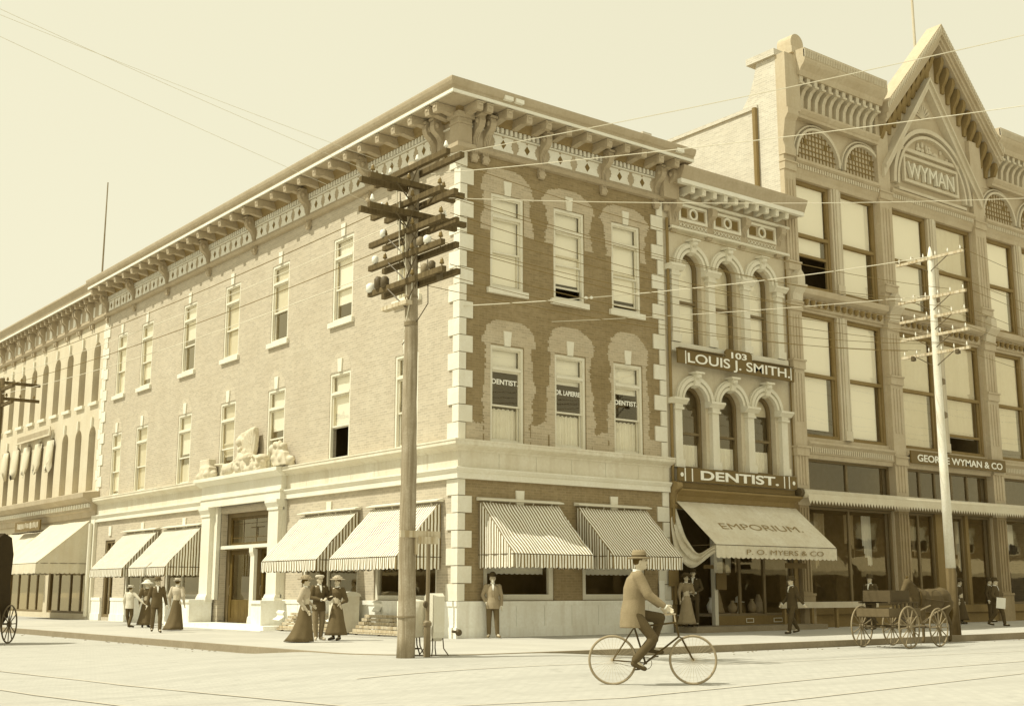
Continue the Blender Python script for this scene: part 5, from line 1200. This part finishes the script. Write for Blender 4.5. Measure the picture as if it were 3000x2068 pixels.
# man by the corner
person('man in bowler hat and open jacket leaning against the corner plinth, hand in pocket',(.94,-.33,g0),facecam(1,-.3,.1),1.72,P=dict(elR=(-.07,-.27,1.15),haR=(.08,-.19,.96),haL=(.06,.24,.86),anL=(.06,.13,.09),anR=(.0,-.1,.09),toL=(.22,.18,.04),toR=(.16,-.14,.04),pel=(.04,0,.95),che=(.0,0,1.27),knL=(.06,.11,.5)),top=.36,bottom=.26,hat='bowler',hatc=.17,vest=True,hair='grey',beard=True,shoes=.28)
# talking trio
person('woman seen in profile with pale blouse, big feathered hat and long trailing dark skirt',(-4.5,.2,g0),-.75,1.6,True,P=dict(haR=(.12,-.22,.84),elR=(-.1,-.25,1.12),haL=(.16,.2,.98)),top=.5,skirt=(.24,.93),hat='wide',hatc=.35,train=.28,shoes=.6)
person('young man in pale flat cap and dark suit standing between two women',(-3.66,1.0,g0),facecam(-3.7,1,.35),1.66,P=dict(elL=(.0,.27,1.14),haL=(.24,.1,1.1),elR=(.02,-.26,1.14),haR=(.24,-.04,1.08),anL=(0,.07,.09),anR=(.03,-.07,.09)),top=.2,bottom=.27,hat='cap',hatc=.62,shoes=.5)
person('woman in dark dress and wide flowered hat facing the couple beside her',(-3.3,.7,g0),facecam(-3.3,.7,-.6),1.6,True,P=dict(elR=(.02,-.24,1.15),haR=(.2,-.08,1.2),elL=(-.08,.25,1.1),haL=(.1,.2,1.02)),top=.19,skirt=(.24,.80),hat='wide',hatc=.5,shoes=.15)
# group further up the side street
person('boy in white shirt and dark trousers with one arm out, leftmost of the strolling group',(-3.3,15.0,g0),facecam(-3.3,15,2.6),1.45,P=dict(elR=(-.02,-.4,1.2),haR=(.0,-.62,1.02),anL=(.15,.08,.09),toL=(.3,.1,.04),anR=(-.12,-.08,.12)),top=.68,bottom=.2,hat='boater',hatc=.7,collar=False)
person('woman with a very wide white hat half hidden behind the dark coated man',(-2.75,14.9,g0),facecam(-2.7,15,.2),1.6,True,top=.25,skirt=(.22,.85),hat='sun',hatc=.8)
person('stout man in long dark suit walking toward the viewer in the left group',(-4.6,9.4,g0),facecam(-4.7,9.3,.1),1.66,P=dict(anL=(.12,.12,.09),toL=(.28,.14,.04),knL=(.1,.12,.5),anR=(-.08,-.1,.12),toR=(.08,-.12,.07),haL=(.12,.3,.86),haR=(.0,-.3,.86)),top=.21,bottom=.24,hat='fedora',hatc=.25)
person('woman in pale blouse and long flaring dark skirt walking away, right of the left group',(-3.2,11.2,g0),facecam(-3.1,11.3,2.7),1.66,True,top=.55,skirt=(.22,.92),hat='boater',hatc=.6,train=.45)
# couple at the shop door
person('woman in tan belted dress standing at the doorstep of the narrow shop',(8.12,-.62,.34),facecam(8,-.6,.5),1.58,True,P=dict(elL=(.04,.24,1.15),haL=(.22,.08,1.15)),top=.3,skirt=(.34,.86),hat='wide',hatc=.16)
person('man in black suit and bowler standing beside the woman at the shop door',(8.66,-.4,.34),facecam(8.6,-.4,-.1),1.74,P=dict(elL=(.0,.27,1.14),haL=(.2,.1,1.02),elR=(0,-.27,1.14),haR=(.2,-.05,1.0)),top=.14,bottom=.15,hat='fedora',hatc=.13)
person('man in black suit walking past the shop window with a swinging arm',(9.7,-3.4,g0),facecam(9.7,-3.3,-.9),1.66,P=dict(anL=(.22,.09,.09),toL=(.38,.1,.05),knL=(.16,.1,.5),anR=(-.25,-.09,.14),toR=(-.1,-.1,.07),knR=(-.04,-.1,.5),haL=(-.2,.3,.92),haR=(.16,-.28,.92)),top=.14,bottom=.15,hat='fedora',hatc=.13)
person('dark coated woman walking right of the white pole with a pale collar',(21.8,-1.2,.22),facecam(21.8,-1.2,1.2),1.62,True,top=.15,skirt=(.15,.8),hat='wide',hatc=.14)
person('dark suited figure with a hat between the white pole and the right edge, farther back',(24.6,-.7,.23),facecam(24,-.7,1.2),1.66,top=.14,bottom=.15,hat='bowler')
person('man striding at far right carrying a pale parcel at his side',(20.2,-3.6,.21),facecam(20,-3.6,1.3),1.64,P=dict(anL=(.25,.09,.09),toL=(.4,.1,.05),knL=(.2,.1,.5),anR=(-.25,-.09,.14),toR=(-.1,-.1,.07),haR=(.15,-.24,.95)),top=.16,bottom=.17,hat='fedora')
o=MB().box(ID,-.05,.05,-.14,.14,-.2,.16).build('parcel',PAPER,None); o.location=(19.95,-3.95,1.02); o.rotation_euler=(.1,.1,.4); props(o,'pale wrapped parcel held by the man striding at far right','parcel')
person('dark figure with a white collar standing behind the delivery wagon',(14.7,-2.5,.18),facecam(14.7,-2.5,-.5),1.74,top=.15,bottom=.15,hat='fedora')
# ================================================================ bicycle and rider
BY=math.radians(-36.3); BL=(-6.61,-13.42,.0)
bk=empty('bicycle',BL,BY,'black safety bicycle with thin tyres ridden across the foreground','bicycle')
RW_=.37; WB=1.23
def wheel(par,x,y,r,z,nsp,tm,rm,tr=.02,hub=.03,name='wheel',hubm=None,rot=0,sw=.0022):
    m=MB(); K=40
    # torus
    b=[]
    for i in range(K):
        a=2*PI*i/K; c=Vector((x+r*math.cos(a),y,z+r*math.sin(a))); e=Vector((math.cos(a),0,math.sin(a)))
        b.append([c+(e*math.cos(t)+Vector((0,1,0))*math.sin(t))*tr for t in [2*PI*j/8 for j in range(8)]])
    n=len(m.v); m.v=[tuple(p) for q in b for p in q]
    for i in range(K):
        for j in range(8): m.f.append((i*8+j,i*8+(j+1)%8,((i+1)%K)*8+(j+1)%8,((i+1)%K)*8+j))
    o=m.build(name,tm,par,local=True,smooth=True)
    m=MB()
    for i in range(nsp):
        a=2*PI*i/nsp+rot; m.tube([(x+hub*math.cos(a),y,z+hub*math.sin(a)),(x+(r-tr)*math.cos(a),y,z+(r-tr)*math.sin(a))],sw,5)
    m.build('spokes',rm,o,local=True); MB().tube([(x,y-.05,z),(x,y+.05,z)],hub,10).build('hub',hubm or rm,o,local=True)
    return o
TYRE=mat('tyre_rubber',.33,.08,3,coord='obj',sat=.7); SPK=mat('spoke_steel',.5,.05,3,coord='obj',rough=.4)
wheel(bk,0,0,.353,RW_+.005,32,TYRE,SPK,tr=.019,hub=.02,sw=.0016); wheel(bk,WB,0,.353,RW_+.005,32,TYRE,SPK,tr=.019,hub=.02,sw=.0016)
A_=(0,0,.37);BB=(.5,0,.33);ST=(.34,0,.86);HT=(.98,0,.93);HB=(1.02,0,.72);FH=(WB,0,.37)
m=MB()
for a,b in((BB,ST),(ST,HT),(BB,HB),(HT,HB)): m.tube([a,b],.015,8)
for s in(-.05,.05): m.tube([(0,s,.37),(.5,s*.5,.33)],.009,6).tube([(0,s,.37),(.34,s*.4,.86)],.008,6).tube([HB,(1.06,s*.9,.7),(WB,s,.37)],.01,6)
m.build('frame',LEATH,bk,local=True)
MB().ell((.3,0,.965),(.15,.07,.03)).ell((.2,0,.97),(.07,.1,.035)).tube([(.34,0,.84),(.31,0,.96)],.012,6).build('saddle',LEATH,bk,local=True,smooth=True)
MB().tube([(.98,0,.9),(.96,0,1.04),(.96,.1,1.06),(.9,.24,1.06),(.78,.28,1.05)],.011,6).tube([(.96,0,1.04),(.96,-.1,1.06),(.9,-.24,1.06),(.78,-.28,1.05)],.011,6).build('handlebar',SPK,bk,local=True)
MB().lathe((0,0,0),[(.09,-.004),(.1,0),(.09,.004)],24).build('x',IRON) if 0 else None
m=MB(); m.tube([(.5,-.06,.33),(.5,.06,.33)],.02,8).tube([(.5,.07,.33),(.66,.07,.42)],.01,6).tube([(.5,-.07,.33),(.35,-.07,.24)],.01,6).tube([(.62,.06,.42),(.72,.16,.42)],.012,6).tube([(.3,-.16,.24),(.4,-.06,.24)],.012,6)
for i in range(28): a=2*PI*i/28; m.tube([(.5+.09*math.cos(a),-.05,.33+.09*math.sin(a)),(.5+.09*math.cos(a+.225),-.05,.33+.09*math.sin(a+.225))],.006,4)
m.tube([(.0,-.05,.4),(.5,-.05,.42)],.004,4).tube([(.0,-.05,.34),(.5,-.05,.24)],.004,4); m.build('pedals_and_chain',IRON,bk,local=True)
rid=person('cyclist in pale jacket, dark trousers and fedora riding to the right in the foreground',(BL[0]+math.cos(BY)*.3,BL[1]+math.sin(BY)*.3,0),BY,1.84,P=dict(pel=(.02,0,1.04),che=(.05,0,1.4),nec=(.09,0,1.6),hea=(.14,0,1.76),shL=(.09,.18,1.54),shR=(.09,-.18,1.54),elL=(.24,.24,1.3),elR=(.22,-.24,1.28),haL=(.45,.26,1.12),haR=(.45,-.26,1.12),hiL=(.04,.09,1.0),hiR=(.04,-.09,1.0),knL=(.44,.12,.95),anL=(.3,.12,.52),toL=(.45,.13,.46),knR=(.3,-.12,.66),anR=(.03,-.12,.34),toR=(.16,-.13,.24)),top=.285,bottom=.17,hat='fedora',hatc=.3,coatlen=.72,bulk=1.25,vox=.009,shoes=.16)
# ================================================================ wagon and horse
wa=math.radians(6); WG=(7.35,-8.3,0)
wg=empty('delivery_wagon',WG,wa,'open delivery wagon with large spoked wheels parked along the kerb','wagon')
SW=mat('pale_spoke_wood',.28,.1,3,coord='obj',sat=.7); WBODY=mat('wagon_paint',.10,.1,2,coord='obj',sat=.7); WBL=mat('wagon_panel_paint',.15,.1,2,coord='obj',sat=.7)
for x,r in((0,.5),(1.5,.47)):
    for y in(-.66,.66): wheel(wg,x,y,r,r+.02,12,SW,SW,tr=.022,hub=.06,sw=.015,rot=.2+x+y)
    MB().tube([(x,-.7,r+.02),(x,.7,r+.02)],.03,8).build('axle',IRON,wg,local=True)
MB().tube([(-.2,0,.52),(1.6,0,.5)],.035,6).tube([(-.2,-.3,.54),(1.6,-.3,.52)],.02,6).tube([(-.2,.3,.54),(1.6,.3,.52)],.02,6).build('reach_pole',SW,wg,local=True)
m=MB()
for y in(-.4,.4): m.tube([(-.35,y,.6),(-.1,y,.72),(.1,y,.74),(.35,y,.6)],.018,6).tube([(1.15,y,.6),(1.4,y,.7),(1.6,y,.7),(1.85,y,.6)],.018,6)
m.build('leaf_springs',IRON,wg,local=True)
MB().box(ID,-.55,1.0,-.42,.42,.76,.8).box(ID,-.55,1.0,-.45,-.42,.78,.98).box(ID,-.55,1.0,.42,.45,.78,.98).box(ID,-.58,-.55,-.45,.45,.78,.98).build('bed',WBL,wg,local=True)
m=MB()
for i in range(7): m.box(ID,-.35+.2*i,-.27+.2*i,-.43,-.41,.98,1.12)
m.box(ID,-.5,.95,-.44,-.4,1.1,1.14).box(ID,-.5,.95,.4,.44,1.1,1.14); m.build('rail',WBODY,wg,local=True)
MB().box(ID,-.35,.6,-.38,.38,1.14,1.42).build('seat_box',WBODY,wg,local=True)
m=MB().tube([(1.5,-.25,.6),(2.1,-.28,.85),(2.9,-.28,1.02)],.022,6).tube([(1.5,.25,.6),(2.1,.28,.85),(2.9,.28,1.02)],.022,6); m.build('shafts',SW,wg,local=True)
HG=(11.0,-7.2,.0)
hs=empty('horse',HG,PI+.05,'dark horse standing behind the wagon with its head lowered to the left','horse')
m=MB(); m.ell((.55,0,1.18),(.42,.26,.31)).ell((0,0,1.15),(.55,.29,.33)).ell((-.5,0,1.2),(.38,.28,.31)).cap((.75,0,1.3),(1.1,0,1.62),.19,.12,14).cap((1.1,0,1.66),(1.38,0,1.36),.1,.065,12).cap((1.34,0,1.38),(1.43,0,1.28),.06,.05)
for s in(-1,1): m.cap((1.08,s*.05,1.74),(1.1,s*.06,1.86),.03,.008,8)
for x,s,d in((.68,.14,0),(.62,-.14,.06)):
    m.cap((x,s,1.0),(x+d,s,.58),.12,.06,12).cap((x+d,s,.58),(x+d*1.2,s,.17),.052,.04,10).cap((x+d*1.2,s,.17),(x+.04+d*1.2,s,.07),.045,.055,10)
for x,s,d in((-.62,.15,0),(-.66,-.15,.08)):
    m.cap((x,s,1.05),(x+.16+d,s,.78),.17,.09,12).cap((x+.16+d,s,.78),(x-.1+d,s,.5),.085,.05,10).cap((x-.1+d,s,.5),(x-.06+d,s,.16),.048,.038,10).cap((x-.06+d,s,.16),(x-.01+d,s,.07),.045,.055,10)
m.build('body',HORSEM,hs,local=True,remesh=.022)
MB().ell((.92,0,1.56),(.2,.03,.12),rot=Euler((0,-.85,0)).to_matrix()).ell((1.1,0,1.76),(.06,.04,.04)).build('mane',HAIRD,hs,local=True,smooth=True)
MB().tube([(-.85,0,1.25),(-.98,0,1.1),(-1.0,0,.8),(-.98,0,.5)],[.04,.07,.09,.02],10).build('tail',HAIRD,hs,local=True,smooth=True)
m=MB(); m.tube([Vector((.72,0,1.2))+Vector((.1*math.cos(a),.23*math.cos(a),.31*math.sin(a))) for a in [2*PI*i/20 for i in range(21)]],.025,6,cap=False).tube([(.7,.27,1.2),(-.3,.3,1.12),(-.85,.2,1.1)],.015,5).tube([(.7,-.27,1.2),(-.3,-.3,1.12),(-.85,-.2,1.1)],.015,5).tube([(1.15,.1,1.6),(.7,.2,1.45),(-.2,.12,1.48)],.008,4)
m.build('harness',LEATH,hs,local=True); MB().ell((1.3,0,1.475),(.012,.03,.1),rot=Euler((0,-.85,0)).to_matrix()).build('blaze',BLIND,hs,local=True)
# hitching rail by the store
o=empty('hitching_rail',(9.5,-1.2,.16),0,'low wooden rail with posts standing before the big store window','rail')
MB().box(ID,12.6,17.8,-.55,-.48,.85,1.05).build('rail',WYL,o)
for x in(12.8,14.2,15.5,17.6): MB().box(ID,x,x+.1,-.5,-.4,.16,.9).build('post',WYD,o)
# ================================================================ covered carriage at the left edge
cc=empty('covered_carriage',(-10.2,8.0,0),.9,'dark covered carriage half cut off by the left edge of the picture','carriage')
CD=mat('black_carriage_cloth',.035,.15,2,coord='obj')
m=MB(); pr=[(-.75,.75),(-.8,1.4),(-.75,2.2),(-.5,2.75),(0,2.95),(.5,2.85),(.7,2.4),(.62,1.6),(.75,1.0),(.6,.7),(.2,.45),(-.5,.5)]
m.prism(lambda u,w,z:(w,u,z),pr,-.6,.6); m.build('hood_and_body',CD,cc,local=True)
for x in(-.55,.55):
    for y in(-.68,.68): wheel(cc,x,y,.5,.52,12,IRON,IRON,tr=.022,hub=.06,sw=.015)
MB().tube([(-.55,-.7,.52),(-.55,.7,.52)],.03,6).tube([(.55,-.7,.52),(.55,.7,.52)],.03,6).build('axle',IRON,cc,local=True)
